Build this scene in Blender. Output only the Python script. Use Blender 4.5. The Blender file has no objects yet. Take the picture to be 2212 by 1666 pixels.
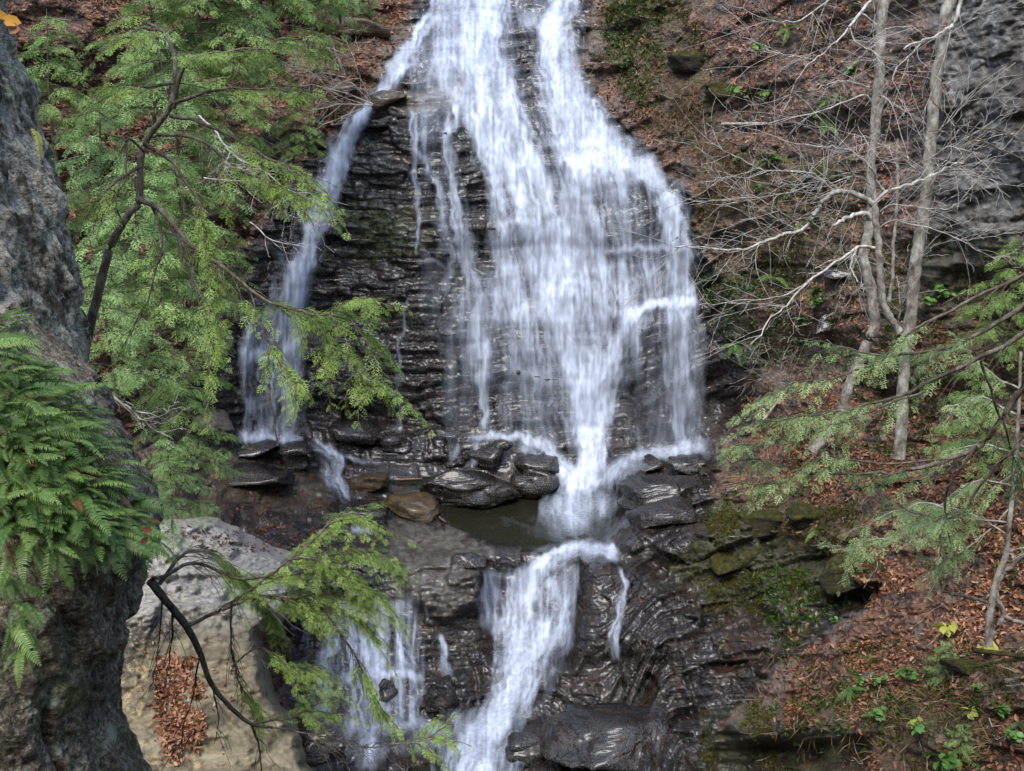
import bpy, math, random
import numpy as np
from mathutils import Vector, Matrix
random.seed(7)
rng = np.random.default_rng(7)
S = bpy.context.scene
COL = S.collection

# ------------------------------------------------------------------ camera, light, exposure
CAMZ, PITCH, FPX = 10.0, math.radians(15), 2335.0          # FPX: focal length in units of a 2212 wide frame
cd = bpy.data.cameras.new('camera'); cam = bpy.data.objects.new('camera', cd); COL.objects.link(cam)
cd.sensor_width = 36; cd.lens = 36 * FPX / 2212; cd.clip_start = 0.1; cd.clip_end = 500
cam.location = (0, 0, CAMZ); cam.rotation_euler = (math.pi / 2 - PITCH, 0, 0)
S.camera = cam
W = bpy.data.worlds.new('World'); S.world = W; W.use_nodes = True
nt = W.node_tree
sky = nt.nodes.new('ShaderNodeTexSky'); sky.sky_type = 'NISHITA'; sky.sun_disc = False
SUN_EL, SUN_AZ = math.radians(58), math.radians(200)
sky.sun_elevation = SUN_EL; sky.sun_rotation = SUN_AZ; sky.dust_density = 1.1; sky.air_density = 1.3
nt.links.new(sky.outputs[0], nt.nodes['Background'].inputs[0]); nt.nodes['Background'].inputs[1].default_value = 0.15
sl = bpy.data.lights.new('sun', 'SUN'); so = bpy.data.objects.new('sun', sl); COL.objects.link(so)
sl.energy = 2.1; sl.angle = math.radians(32); sl.color = (1.0, 0.95, 0.88)
sdir = Vector((math.sin(SUN_AZ) * math.cos(SUN_EL), math.cos(SUN_AZ) * math.cos(SUN_EL), math.sin(SUN_EL)))
so.rotation_euler = sdir.to_track_quat('Z', 'Y').to_euler(); so.location = (0, 0, 40)
S.view_settings.view_transform = 'Standard'; S.view_settings.look = 'None'
S.view_settings.gamma = 1; S.view_settings.exposure = 1.15; S.view_settings.use_curve_mapping = False
S.render.engine = 'CYCLES'
S.cycles.max_bounces = 6; S.cycles.diffuse_bounces = 2; S.cycles.glossy_bounces = 2
S.cycles.transparent_max_bounces = 24; S.cycles.use_denoising = True

# ------------------------------------------------------------------ helpers
cP, sP = math.cos(PITCH), math.sin(PITCH)
def ray(u, v):
    a = -(v - 833.0) / FPX; f = cP + a * sP
    return (u - 1106.0) / FPX / f, (a * cP - sP) / f        # x and z per metre of depth
def P(u, v, Y):
    rx, rz = ray(u, v); return np.stack([rx * Y, Y + 0 * rx, CAMZ + rz * Y], -1)
def proj(p):
    x, y, z = p[..., 0], p[..., 1], p[..., 2] - CAMZ
    dep = y * cP - z * sP; up = y * sP + z * cP
    return 1106 + FPX * x / dep, 833 - FPX * up / dep

def _h(x, y, z, s):
    h = (x * 374761393 + y * 668265263 + z * 2246822519 + s * 3266489917) & 0xFFFFFFFF
    h = ((h ^ (h >> 13)) * 1274126177) & 0xFFFFFFFF
    return ((h ^ (h >> 16)) & 0xFFFF) / 32767.5 - 1.0
def vn(x, y, z=0.0, seed=0):
    x, y, z = np.broadcast_arrays(np.asarray(x, float), np.asarray(y, float), np.asarray(z, float))
    xi, yi, zi = np.floor(x), np.floor(y), np.floor(z)
    fx, fy, fz = x - xi, y - yi, z - zi
    xi, yi, zi = xi.astype(np.int64), yi.astype(np.int64), zi.astype(np.int64)
    fx, fy, fz = fx * fx * (3 - 2 * fx), fy * fy * (3 - 2 * fy), fz * fz * (3 - 2 * fz)
    r = 0
    for dz in (0, 1):
        if dz and not fz.any(): break
        wz = fz if dz else 1 - fz
        a = _h(xi, yi, zi + dz, seed) * (1 - fx) + _h(xi + 1, yi, zi + dz, seed) * fx
        b = _h(xi, yi + 1, zi + dz, seed) * (1 - fx) + _h(xi + 1, yi + 1, zi + dz, seed) * fx
        r = r + wz * (a * (1 - fy) + b * fy)
    return r
def fbm(x, y, z=0.0, o=4, seed=0, g=0.5):
    r, a, t = 0, 1.0, 0
    for i in range(o):
        r = r + a * vn(x, y, z, seed + i); t += a; a *= g; x, y, z = x * 2.03, y * 2.03, z * 2.03
    return r / t
def sst(a, b, x):
    t = np.clip((x - a) / (b - a), 0, 1); return t * t * (3 - 2 * t)
def blur(A, ky, kx):
    for ax, k in ((0, ky), (1, kx)):
        if k < 1: continue
        for _ in range(2):
            pad = [(0, 0), (0, 0)]; pad[ax] = (k + 1, k)
            c = np.cumsum(np.pad(A, pad, mode='edge'), axis=ax)
            n = A.shape[ax]
            A = (np.take(c, np.arange(2 * k + 1, 2 * k + 1 + n), ax) - np.take(c, np.arange(0, n), ax)) / (2 * k + 1)
    return A
def inpoly(U, V, poly, feather=14.0):
    """1 inside the outline, soft across its edge"""
    ins = np.zeros(U.shape, bool); d = np.full(U.shape, 1e9)
    n = len(poly)
    for i in range(n):
        x0, y0 = poly[i]; x1, y1 = poly[(i + 1) % n]
        c = (y0 > V) != (y1 > V)
        if y1 != y0: ins ^= c & (U < (x1 - x0) * (V - y0) / (y1 - y0) + x0)
        dx, dy = x1 - x0, y1 - y0
        t = np.clip(((U - x0) * dx + (V - y0) * dy) / (dx * dx + dy * dy + 1e-9), 0, 1)
        d = np.minimum(d, np.hypot(U - x0 - t * dx, V - y0 - t * dy))
    return sst(-feather, feather, np.where(ins, d, -d))

def mesh_np(name, V, F, attrs=None, smooth=True):
    me = bpy.data.meshes.new(name)
    V = np.asarray(V, np.float32); F = np.asarray(F, np.int32); k = F.shape[1]
    me.vertices.add(len(V)); me.vertices.foreach_set('co', V.ravel())
    me.loops.add(F.size); me.loops.foreach_set('vertex_index', F.ravel())
    me.polygons.add(len(F)); me.polygons.foreach_set('loop_start', np.arange(0, F.size, k, dtype=np.int32))
    if smooth: me.polygons.foreach_set('use_smooth', np.ones(len(F), bool))
    for kk, A in (attrs or {}).items():
        A = np.asarray(A, np.float32)
        if A.ndim == 1:
            at = me.attributes.new(kk, 'FLOAT', 'POINT'); at.data.foreach_set('value', A)
        else:
            at = me.attributes.new(kk, 'FLOAT_COLOR', 'POINT')
            if A.shape[1] == 3: A = np.concatenate([A, np.ones((len(A), 1), np.float32)], 1)
            at.data.foreach_set('color', A.ravel())
    me.update(); me.validate()
    return me
def obj(name, me, mat, parent=None, kind=None, label=None, cat=None, group=None):
    if mat is not None and not me.materials: me.materials.append(mat)
    o = bpy.data.objects.new(name, me); COL.objects.link(o)
    if parent is not None: o.parent = parent; o.matrix_parent_inverse = Matrix.Translation(-parent.location) if parent.parent is None else Matrix.Identity(4)
    tag(o, label, cat, group, kind); return o
def tag(o, label=None, cat=None, group=None, kind=None):
    if label: o['label'] = label
    if cat: o['category'] = cat
    if group: o['group'] = group
    if kind: o['kind'] = kind
def empty(name, loc, label, cat, group=None):
    o = bpy.data.objects.new(name, None); COL.objects.link(o); o.location = tuple(float(c) for c in loc)
    o.empty_display_size = .2; tag(o, label, cat, group); return o

# ------------------------------------------------------------------ materials
class M:
    def __init__(s, name):
        s.m = bpy.data.materials.new(name); s.m.use_nodes = True; s.t = s.m.node_tree
        s.b = s.t.nodes['Principled BSDF']; s.out = s.t.nodes['Material Output']
    def n(s, k, **kw):
        nd = s.t.nodes.new('ShaderNode' + k)
        for a, v in kw.items():
            if isinstance(a, str) and a.startswith('i_'): s.set(nd.inputs[a[2:].replace('_', ' ')], v)
            else: setattr(nd, a, v)
        return nd
    def set(s, inp, v):
        if hasattr(v, 'is_output') or isinstance(v, bpy.types.NodeSocket): s.t.links.new(v, inp)
        else:
            if isinstance(v, (tuple, list)) and len(v) == 3 and inp.type == 'RGBA': v = (*v, 1)
            elif isinstance(v, (int, float)) and inp.type == 'RGBA': v = (v, v, v, 1)
            inp.default_value = v
    def co(s):
        if not hasattr(s, '_co'): s._co = s.n('TexCoord').outputs['Object']
        return s._co
    def noise(s, scale, detail=4, rough=.55, vec=None, dist=0.0, out=0):
        return s.n('TexNoise', i_Vector=vec or s.co(), i_Scale=scale, i_Detail=detail, i_Roughness=rough, i_Distortion=dist).outputs[out]
    def vor(s, scale, out='Distance', vec=None, feature='F1', rnd=1.0):
        return s.n('TexVoronoi', feature=feature, i_Vector=vec or s.co(), i_Scale=scale, i_Randomness=rnd).outputs[out]
    def map(s, sc=(1, 1, 1), rot=(0, 0, 0)):
        return s.n('Mapping', i_Vector=s.co(), i_Scale=sc, i_Rotation=rot).outputs[0]
    def ramp(s, f, stops, interp='LINEAR'):
        r = s.n('ValToRGB'); r.color_ramp.interpolation = interp; e = r.color_ramp.elements
        while len(e) < len(stops): e.new(.5)
        for k, (p, c) in enumerate(stops):
            e[k].position = p; e[k].color = (*c, 1) if not isinstance(c, (int, float)) else (c, c, c, 1)
        s.set(r.inputs[0], f); return r.outputs[0]
    def mix(s, f, a, b, blend='MIX'):
        m = s.n('Mix', data_type='RGBA', blend_type=blend)
        for i, v in ((0, f), (6, a), (7, b)): s.set(m.inputs[i], v)
        return m.outputs[2]
    def math(s, op, a, b=0.0, clamp=False):
        m = s.n('Math', operation=op, use_clamp=clamp); s.set(m.inputs[0], a); s.set(m.inputs[1], b); return m.outputs[0]
    def attr(s, name, out='Fac'):
        return s.n('Attribute', attribute_name=name).outputs[out]
    def sep(s, c):
        return s.n('SeparateColor', i_Color=c).outputs
    def bump(s, h, strength=.5, dist=.03, prev=None):
        kw = dict(i_Height=h, i_Strength=strength, i_Distance=dist)
        if prev is not None: kw['i_Normal'] = prev
        return s.n('Bump', **kw).outputs[0]
    def fin(s, color=None, rough=None, normal=None, **kw):
        if color is not None: s.set(s.b.inputs['Base Color'], color)
        if rough is not None: s.set(s.b.inputs['Roughness'], rough)
        if normal is not None: s.set(s.b.inputs['Normal'], normal)
        for k, v in kw.items(): s.set(s.b.inputs[k.replace('_', ' ')], v)
        return s.m

def ground_material():
    m = M('ground')
    z1 = m.sep(m.attr('zone', 'Color')); z2 = m.sep(m.attr('zone2', 'Color'))
    lit, moss, pale = z1[0], z1[1], z1[2]; wet, tan, grn = z2[0], z2[1], z2[2]
    warp = m.noise(1.3, 3)
    st = m.noise(1.0, 6, .62, vec=m.map((1.6, 1.6, 9.0), (0, math.radians(8), 0)), dist=.15)
    fine = m.noise(22, 5, .6)
    rock = m.ramp(st, [(.30, (.003, .002, .002)), (.48, (.008, .006, .005)), (.60, (.018, .013, .010)), (.78, (.038, .029, .022))])
    rust = m.ramp(m.noise(2.3, 4, .6), [(.5, 0.0), (.68, .6)])
    rock = m.mix(rust, rock, (.050, .024, .012))
    dry = m.ramp(m.noise(3.2, 7, .68, vec=m.map((1, 1, 2.6))), [(.28, (.035, .030, .026)), (.5, (.13, .118, .105)), (.72, (.27, .26, .25))])
    palec = m.ramp(m.noise(5, 8, .72), [(.36, (.016, .014, .012)), (.48, (.075, .07, .062)), (.58, (.16, .16, .155)), (.72, (.34, .35, .35))])
    tanc = m.ramp(m.noise(2.0, 8, .65, vec=m.map((1, 1, 4.0))), [(.3, (.07, .058, .038)), (.5, (.19, .155, .10)), (.7, (.34, .27, .17))])
    base = m.mix(wet, dry, rock)
    base = m.mix(m.math('MULTIPLY', pale, m.ramp(m.noise(1.6, 6, .7), [(.30, 0.0), (.46, 1.0)])), base, palec)
    base = m.mix(m.math('MULTIPLY', pale, m.ramp(m.noise(1.1, 5, .7, vec=m.map((2.2, 1, .35))), [(.48, 0.0), (.60, .8)])), base, (.030, .021, .014))
    base = m.mix(tan, base, tanc)
    # damp earth and small leaves between the modelled leaves
    cell = m.n('TexVoronoi', i_Vector=m.map((1, 1, 1.3)), i_Scale=13.0)
    lc = m.ramp(m.sep(cell.outputs['Color'])[0], [(0.0, (.030, .012, .007)), (.35, (.10, .040, .020)), (.7, (.18, .078, .038)), (1.0, (.28, .15, .085))])
    lc = m.mix(m.ramp(m.noise(2.2, 5, .6), [(.36, 1.0), (.52, 0.0)]), lc, (.022, .014, .010))
    lf = m.math('MULTIPLY', lit, m.ramp(m.noise(3.1, 5, .65), [(.30, 0.0), (.42, 1.0)]))
    base = m.mix(lf, base, lc)
    mc = m.ramp(m.noise(9, 6, .7), [(.3, (.012, .014, .003)), (.5, (.045, .046, .008)), (.72, (.12, .105, .016))])
    mf = m.math('MULTIPLY', moss, m.ramp(m.noise(1.9, 6, .7), [(.38, 0.0), (.54, 1.0)]))
    base = m.mix(mf, base, mc)
    base = m.mix(m.math('MULTIPLY', grn, m.ramp(m.noise(4.5, 5, .7), [(.4, 0.0), (.58, .9)])), base, (.030, .052, .010))
    dryf = m.math('MAXIMUM', m.math('MAXIMUM', lf, mf), m.math('MULTIPLY', pale, 0.25))
    r_wet = m.ramp(m.noise(7, 5), [(.3, .09), (.65, .38)])
    rough = m.mix(m.math('MULTIPLY', wet, m.math('SUBTRACT', 1.0, dryf, True)), .82, r_wet)
    hb = m.math('ADD', m.math('MULTIPLY', st, m.math('SUBTRACT', 1.0, m.math('MULTIPLY', pale, .85))), m.math('MULTIPLY', fine, .35))
    vb = m.n('TexVoronoi', i_Vector=m.map((1.6, 1.6, 7.0), (0, math.radians(6), 0)), i_Scale=2.6); vb2 = m.n('TexVoronoi', i_Vector=m.map((1.6, 1.6, 6.0), (0, math.radians(10), 0)), i_Scale=6.5)
    hb = m.math('ADD', hb, m.math('ADD', m.math('MULTIPLY', m.sep(vb.outputs['Color'])[0], .55), m.math('MULTIPLY', m.sep(vb2.outputs['Color'])[1], .30)))
    hb = m.math('ADD', hb, m.math('MULTIPLY', m.math('MULTIPLY', cell.outputs['Distance'], lf), 1.0))
    b = m.bump(hb, .9, .09)
    b = m.bump(m.noise(38, 4, .6), .6, .03, b)
    return m.fin(base, rough, b, Specular_IOR_Level=.8, Coat_Weight=m.math('MULTIPLY', m.math('MULTIPLY', wet, .35), m.math('SUBTRACT', 1.0, dryf, True)), Coat_Roughness=.12, Coat_IOR=1.6)

def rock_material(name, kind):
    m = M(name)
    st = m.noise(1.0, 6, .65, vec=m.map((2.2, 2.2, 10.0), (.1, math.radians(9), 0)), dist=.5)
    fine = m.noise(30, 5, .6)
    if kind == 'wet':
        c = m.ramp(st, [(.3, (.003, .002, .002)), (.5, (.009, .007, .006)), (.7, (.028, .022, .018))])
        c = m.mix(m.ramp(m.noise(3, 4), [(.52, 0.0), (.7, .6)]), c, (.04, .021, .011)); r = m.ramp(fine, [(.3, .12), (.7, .38)])
    elif kind == 'amber':
        c = m.ramp(st, [(.3, (.02, .012, .006)), (.5, (.07, .042, .016)), (.75, (.15, .10, .045))]); r = .2
    elif kind == 'grey':
        c = m.ramp(st, [(.3, (.03, .026, .024)), (.5, (.10, .088, .08)), (.75, (.22, .20, .185))]); r = .35
    elif kind == 'moss':
        c = m.ramp(st, [(.3, (.02, .017, .014)), (.6, (.06, .05, .042))])
        mc = m.ramp(m.noise(12, 6, .7), [(.3, (.008, .009, .002)), (.5, (.034, .033, .006)), (.72, (.10, .085, .013))])
        nz = m.sep(m.n('NewGeometry').outputs['Normal'])[2]
        c = m.mix(m.ramp(m.math('ADD', m.math('MULTIPLY', nz, .35), m.noise(2.5, 6, .7)), [(.44, 0.0), (.58, 1.0)]), c, mc); r = .85
    elif kind == 'lichen':      # the outcrops beside the camera
        c = m.ramp(m.noise(34, 10, .85, dist=.3), [(.36, (.010, .008, .006)), (.46, (.058, .045, .034)), (.55, (.17, .15, .115)), (.66, (.42, .40, .32))])
        c = m.mix(m.ramp(m.noise(6.5, 9, .8), [(.55, 0.0), (.60, .75)]), c, (.27, .31, .235))
        c = m.mix(m.ramp(m.noise(2.2, 7, .7), [(.50, 0.0), (.64, .8)]), c, (.022, .016, .012)); c = m.mix(m.ramp(m.noise(1.4, 7, .7), [(.56, 0.0), (.66, .8)]), c, (.060, .062, .014))
        c = m.mix(m.ramp(m.noise(2.2, 6, .7, vec=m.map((1.3, 1, .8))), [(.60, 0.0), (.70, .7)]), c, (.05, .055, .02)); r = .9
    elif kind == 'cliff':
        c = m.ramp(m.noise(24, 10, .85), [(.33, (.016, .013, .010)), (.43, (.12, .105, .085)), (.52, (.33, .31, .26)), (.64, (.58, .56, .50))])
        c = m.mix(m.ramp(m.noise(2.6, 7, .7, vec=m.map((2.5, 1, .8), (0, .5, 0))), [(.50, 0.0), (.58, .9)]), c, (.030, .022, .014)); c = m.mix(m.ramp(m.noise(9, 8, .8), [(.58, 0.0), (.62, .6)]), c, (.46, .50, .44)); r = .9
    elif kind == 'slab':        # dry tan shelf
        band = m.noise(1.3, 8, .66, vec=m.map((1.0, 1.6, 7.0), (.25, math.radians(-14), 0)), dist=.7)
        tanr = m.ramp(band, [(.30, (.045, .036, .024)), (.46, (.15, .125, .080)), (.60, (.26, .22, .14)), (.75, (.38, .34, .25))])
        grey = m.ramp(m.noise(9, 8, .7, vec=m.map((1, 1, 2.2))), [(.30, (.06, .052, .042)), (.46, (.27, .255, .225)), (.62, (.46, .44, .40))])
        zz = m.sep(m.attr('zone', 'Color'))
        c = m.mix(zz[0], tanr, grey)
        c = m.mix(m.math('MULTIPLY', zz[1], m.ramp(m.noise(6, 8, .75), [(.50, 0.0), (.56, .9)])), c, (.42, .31, .17))
        c = m.mix(m.math('MULTIPLY', zz[2], m.ramp(m.noise(14, 6, .75), [(.42, 0.0), (.5, .9)])), c, (.035, .030, .026)); r = .7
    vb = m.n('TexVoronoi', i_Vector=m.map((1.6, 1.6, 6.0), (.1, math.radians(9), 0)), i_Scale=4.0 if kind not in ('lichen', 'cliff') else 7.0)
    st = m.math('ADD', st, m.math('MULTIPLY', m.sep(vb.outputs['Color'])[0], .7 if kind != 'slab' else .25))
    b = m.bump(m.math('ADD', st, m.math('MULTIPLY', fine, .4)), .8 if kind != 'slab' else .5, .07)
    b = m.bump(m.noise(42, 5, .65), .7, .022, b)
    return m.fin(c, r, b, Specular_IOR_Level=.85 if kind in ('wet', 'amber') else .3, Coat_Weight=.35 if kind in ('wet', 'amber') else 0.0, Coat_Roughness=.12, Coat_IOR=1.6)

def leafy_material(name, c0, c1, c2, rough=.5, trans=.35, attr='tint'):
    m = M(name)
    rnd = m.n('ObjectInfo').outputs['Random']
    c = m.ramp(m.math('ADD', m.attr(attr), m.math('MULTIPLY', m.math('SUBTRACT', rnd, .5), .42)), [(0.0, c0), (.5, c1), (1.0, c2)])
    m.fin(c, rough, None, Specular_IOR_Level=.35)
    tr = m.n('BsdfTranslucent', i_Color=c); ms = m.n('MixShader', i_Fac=trans)
    m.t.links.new(m.b.outputs[0], ms.inputs[1]); m.t.links.new(tr.outputs[0], ms.inputs[2]); m.t.links.new(ms.outputs[0], m.out.inputs[0])
    return m.m
def bark_material(name, c0, c1, c2, scale=8.0, stretch=.35):
    m = M(name)
    n = m.noise(scale, 7, .68, vec=m.map((1, 1, stretch)))
    c = m.ramp(n, [(.34, c0), (.5, c1), (.66, c2)])
    return m.fin(c, .85, m.bump(m.noise(scale * 3, 6, .65), .8, .012))
def water_material():
    m = M('falling_water')
    a = m.attr('foam')
    g = m.n('TexNoise', i_Vector=m.map((4, 4, .35)), i_Scale=3.0, i_Detail=4.0).outputs[0]
    a2 = m.math('MULTIPLY', a, m.ramp(g, [(.3, .70), (.6, 1.0)]), True)
    m.fin((.70, .79, .98), .45, m.bump(g, .35, .05), Specular_IOR_Level=.3)
    tr = m.n('BsdfTransparent'); tl = m.n('BsdfTranslucent', i_Color=(.76, .83, .97))
    mm = m.n('MixShader', i_Fac=.25); m.t.links.new(m.b.outputs[0], mm.inputs[1]); m.t.links.new(tl.outputs[0], mm.inputs[2])
    ms = m.n('MixShader', i_Fac=a2)
    m.t.links.new(tr.outputs[0], ms.inputs[1]); m.t.links.new(mm.outputs[0], ms.inputs[2]); m.t.links.new(ms.outputs[0], m.out.inputs[0])
    return m.m
def pool_material(name, col, alpha):
    m = M(name)
    m.fin(col, .07, m.bump(m.noise(9, 5, .65, vec=m.map((1, 2.0, 1))), .5, .03), Specular_IOR_Level=.7)
    tr = m.n('BsdfTransparent', i_Color=(.50, .56, .38)); ms = m.n('MixShader', i_Fac=alpha)
    m.t.links.new(tr.outputs[0], ms.inputs[1]); m.t.links.new(m.b.outputs[0], ms.inputs[2]); m.t.links.new(ms.outputs[0], m.out.inputs[0])
    return m.m

GROUND = ground_material()
R = {k: rock_material(k + '_rock', k) for k in ('wet', 'amber', 'grey', 'moss', 'lichen', 'cliff', 'slab')}
WATER = water_material()

# ------------------------------------------------------------------ the terrain: gorge walls, cliff, banks, stream bed
CU = [-600, 0, 300, 520, 700, 900, 1150, 1400, 1540, 1700, 1900, 2212, 2800]
ROWS = [(-600, [27, 28, 31, 34, 35, 36, 36.5, 34, 31, 28, 25, 22, 20]),
        (0,    [20, 22, 24.5, 27.2, 28.7, 29.3, 29.6, 28.6, 27, 24.6, 22, 19, 16.5]),
        (250,  [19, 21, 23.5, 25.9, 26.9, 26.7, 27.2, 26.8, 25.7, 23.8, 21.5, 18.6, 16]),
        (500,  [18, 20, 22.6, 25, 26.1, 25.8, 26.2, 26.0, 25.0, 23.2, 21.0, 18.2, 15.6]),
        (750,  [17, 19, 21.8, 24.6, 25.7, 25.3, 25.6, 25.4, 24.6, 22.8, 20.6, 17.8, 15.2]),
        (935,  [16.5, 18.4, 21.2, 24.2, 25.3, 25.1, 25.2, 25.2, 24.4, 22.2, 20.0, 17.0, 14.6]),
        (1010, [15.8, 17.7, 20.6, 23.2, 24.1, 24.3, 24.5, 24.4, 23.7, 21.5, 19.2, 16.4, 14.0]),
        (1080, [15.0, 16.8, 19.8, 22.2, 22.9, 23.6, 23.7, 23.4, 22.5, 20.5, 18.4, 15.8, 13.4]),
        (1165, [14.2, 15.9, 18.9, 20.9, 21.3, 21.5, 21.4, 21.3, 20.9, 19.4, 17.6, 15.1, 12.8]),
        (1192, [13.8, 15.6, 18.6, 20.5, 20.9, 20.9, 20.8, 20.8, 20.5, 19.1, 17.3, 14.9, 12.6]),
        (1230, [13.4, 15.2, 18.2, 20.1, 20.4, 20.4, 20.4, 20.2, 19.6, 18.6, 17, 14.6, 12.3]),
        (1400, [12.2, 13.8, 16.5, 18.6, 19.3, 19.5, 19.5, 18.8, 18, 16.9, 15.3, 13.2, 11]),
        (1560, [11.2, 12.6, 15, 17, 17.8, 18.1, 18.2, 17.3, 16.4, 15.3, 13.8, 12, 10]),
        (1666, [10.4, 11.8, 14, 15.9, 16.6, 16.9, 16.9, 16.1, 15.2, 14.1, 12.8, 11.2, 9.2]),
        (2300, [8, 8.8, 10, 11.3, 12, 12.2, 12.2, 11.6, 10.9, 10, 9, 7.8, 6.8])]
STEP = 3.3
def axis(lo, a, b, hi, st, big): return np.concatenate([np.arange(lo, a, big), np.arange(a, b, st), np.arange(b, hi + 1, big)])
gu = axis(-600, -45, 2257, 2800, STEP, 16.0); gv = axis(-600, -45, 1711, 2300, STEP, 16.0)
U, V = np.meshgrid(gu, gv)
tab = np.array([r[1] for r in ROWS], float); tv = np.array([r[0] for r in ROWS], float)
fu = np.linspace(-600, 2800, 341); fv = np.linspace(-600, 2300, 291)
T = np.array([np.interp(fu, CU, r) for r in tab]); T = np.array([np.interp(fv, tv, T[:, j]) for j in range(len(fu))]).T
T = blur(T, 2, 6)
def bil(A, xs, ys, u, v):
    fi = np.clip(np.interp(u, xs, np.arange(len(xs))), 0, len(xs) - 1.001); fj = np.clip(np.interp(v, ys, np.arange(len(ys))), 0, len(ys) - 1.001)
    i, j = fi.astype(int), fj.astype(int); a, b = fi - i, fj - j
    return (A[j, i] * (1 - a) + A[j, i + 1] * a) * (1 - b) + (A[j + 1, i] * (1 - a) + A[j + 1, i + 1] * a) * b
Y0 = bil(T, fu, fv, U, V)
B = P(U, V, Y0); X, YY, Z = B[..., 0], B[..., 1], B[..., 2]
jit = 26 * fbm(U / 55, V / 45, 0, 4, 11) + 10 * vn(U / 9, V / 8, 0, 77)
Uj, Vj = U + jit, V + np.roll(jit, 37, axis=1)
def zone(polys, f=14):
    r = np.zeros(U.shape)
    for p in polys:
        w = 1.0
        if isinstance(p[0], (int, float)): w, p = p[0], p[1]
        r = np.maximum(r, w * inpoly(Uj, Vj, p, f))
    return r
# where the rock is wet and bare
wetz = zone([[(930, -80), (1300, -80), (1260, 120), (1330, 250), (1470, 400), (1530, 560), (1640, 760), (1640, 900), (1560, 960), (1560, 1060),
              (1560, 1200), (1620, 1330), (1640, 1500), (1560, 1560), (1540, 1760), (640, 1760), (640, 1560), (600, 1480), (640, 1380), (420, 1130), (380, 1020), (280, 900),
              (440, 780), (500, 560), (640, 380), (730, 260), (800, 190), (880, 60)],
             [(1560, 1100), (1760, 1180), (1900, 1300), (1700, 1420), (1560, 1560)], [(1540, 1560), (1880, 1580), (1900, 1800), (1500, 1800)]])
litz = zone([[(-700, -700), (960, -700), (880, 30), (780, 210), (690, 330), (560, 560), (480, 760), (300, 900), (330, 1100), (560, 1450), (560, 2400), (-700, 2400)],
             (.75, [(1350, -700), (1700, -700), (1950, 300), (2000, 560), (1990, 760), (1560, 960), (1640, 780), (1530, 560), (1460, 380), (1360, 260), (1290, 120)]),
             [(1560, 960), (2300, 500), (2900, 500), (2900, 2400), (1600, 2400), (1640, 1560), (1900, 1290), (1750, 1180), (1540, 1080)],
             [(600, 1350), (690, 1390), (650, 1480), (700, 1700), (560, 1760), (560, 1500)],
             (.8, [(1560, 1320), (1760, 1250), (1800, 1330), (1640, 1440), (1560, 1480)]), (.7, [(1540, 1060), (1740, 1060), (1700, 1180), (1540, 1150)])])
mosz = zone([(.9, [(1290, -100), (1500, -100), (1560, 260), (1480, 330), (1340, 180)]), (.9, [(1500, 350), (1860, 330), (1900, 620), (1600, 640), (1500, 500)]),
             [(1560, 1080), (1800, 1070), (1920, 1180), (1900, 1290), (1560, 1330), (1440, 1230)], (.8, [(1520, 1540), (1900, 1480), (2200, 1600), (2200, 1800), (1500, 1800)]),
             (.7, [(1900, 520), (2300, 480), (2300, 900), (1900, 900)]), (.6, [(780, 430), (940, 470), (900, 560), (780, 540)]), (.8, [(700, -100), (860, -100), (760, 160), (640, 200)]),
             (.7, [(2020, 1380), (2300, 1380), (2300, 1560), (2060, 1520)])])
palz = zone([[(2060, -700), (2900, -700), (2900, 440), (2120, 560), (1980, 640), (2040, 300), (2020, 60)], (.70, [(840, 1130), (1000, 1150), (1060, 1190), (1030, 1280), (960, 1350), (860, 1290)]),
             (.7, [(1440, 60), (1620, 80), (1600, 200), (1450, 190)]), (.8, [(2000, 480), (2160, 420), (2120, 600), (2010, 640)]), (.4, [(1180, 60), (1290, 90), (1260, 230), (1200, 200)])])
tanz = zone([(.25, [(440, 980), (680, 990), (700, 1090), (420, 1100)]), (.15, [(770, 1140), (1010, 1150), (1040, 1200), (880, 1200), (770, 1180)]), (.10, [(830, 1180), (1040, 1190), (1040, 1400), (860, 1350)]), (.5, [(860, 180), (1010, 170), (1000, 250), (800, 240), (780, 200)]),
             (.55, [(690, 30), (880, 30), (830, 160), (700, 140)]), (.5, [(1490, 120), (1620, 150), (1580, 190), (1480, 180)])])
grnz = zone([(.8, [(1290, 60), (1380, -60), (1440, 140), (1380, 260)]), (.8, [(1500, 600), (1700, 560), (1750, 760), (1600, 800)]), (.5, [(760, 420), (880, 480), (860, 560), (760, 560)]),
             (.7, [(1640, 1200), (1840, 1300), (1700, 1400), (1600, 1280)])])
litz = litz * (1 - wetz * .8); litz = np.where((V > 980) & (U < 760), np.maximum(litz, zone([[(390, 1020), (680, 1050), (720, 1110), (600, 1130), (380, 1115)]]) * .10), litz)
wetz = wetz * (1 - .15 * palz)
litz = np.maximum(litz, .55 * (1 - wetz) * (1 - palz)); mosz = mosz * .78; grnz = grnz * .7

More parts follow.
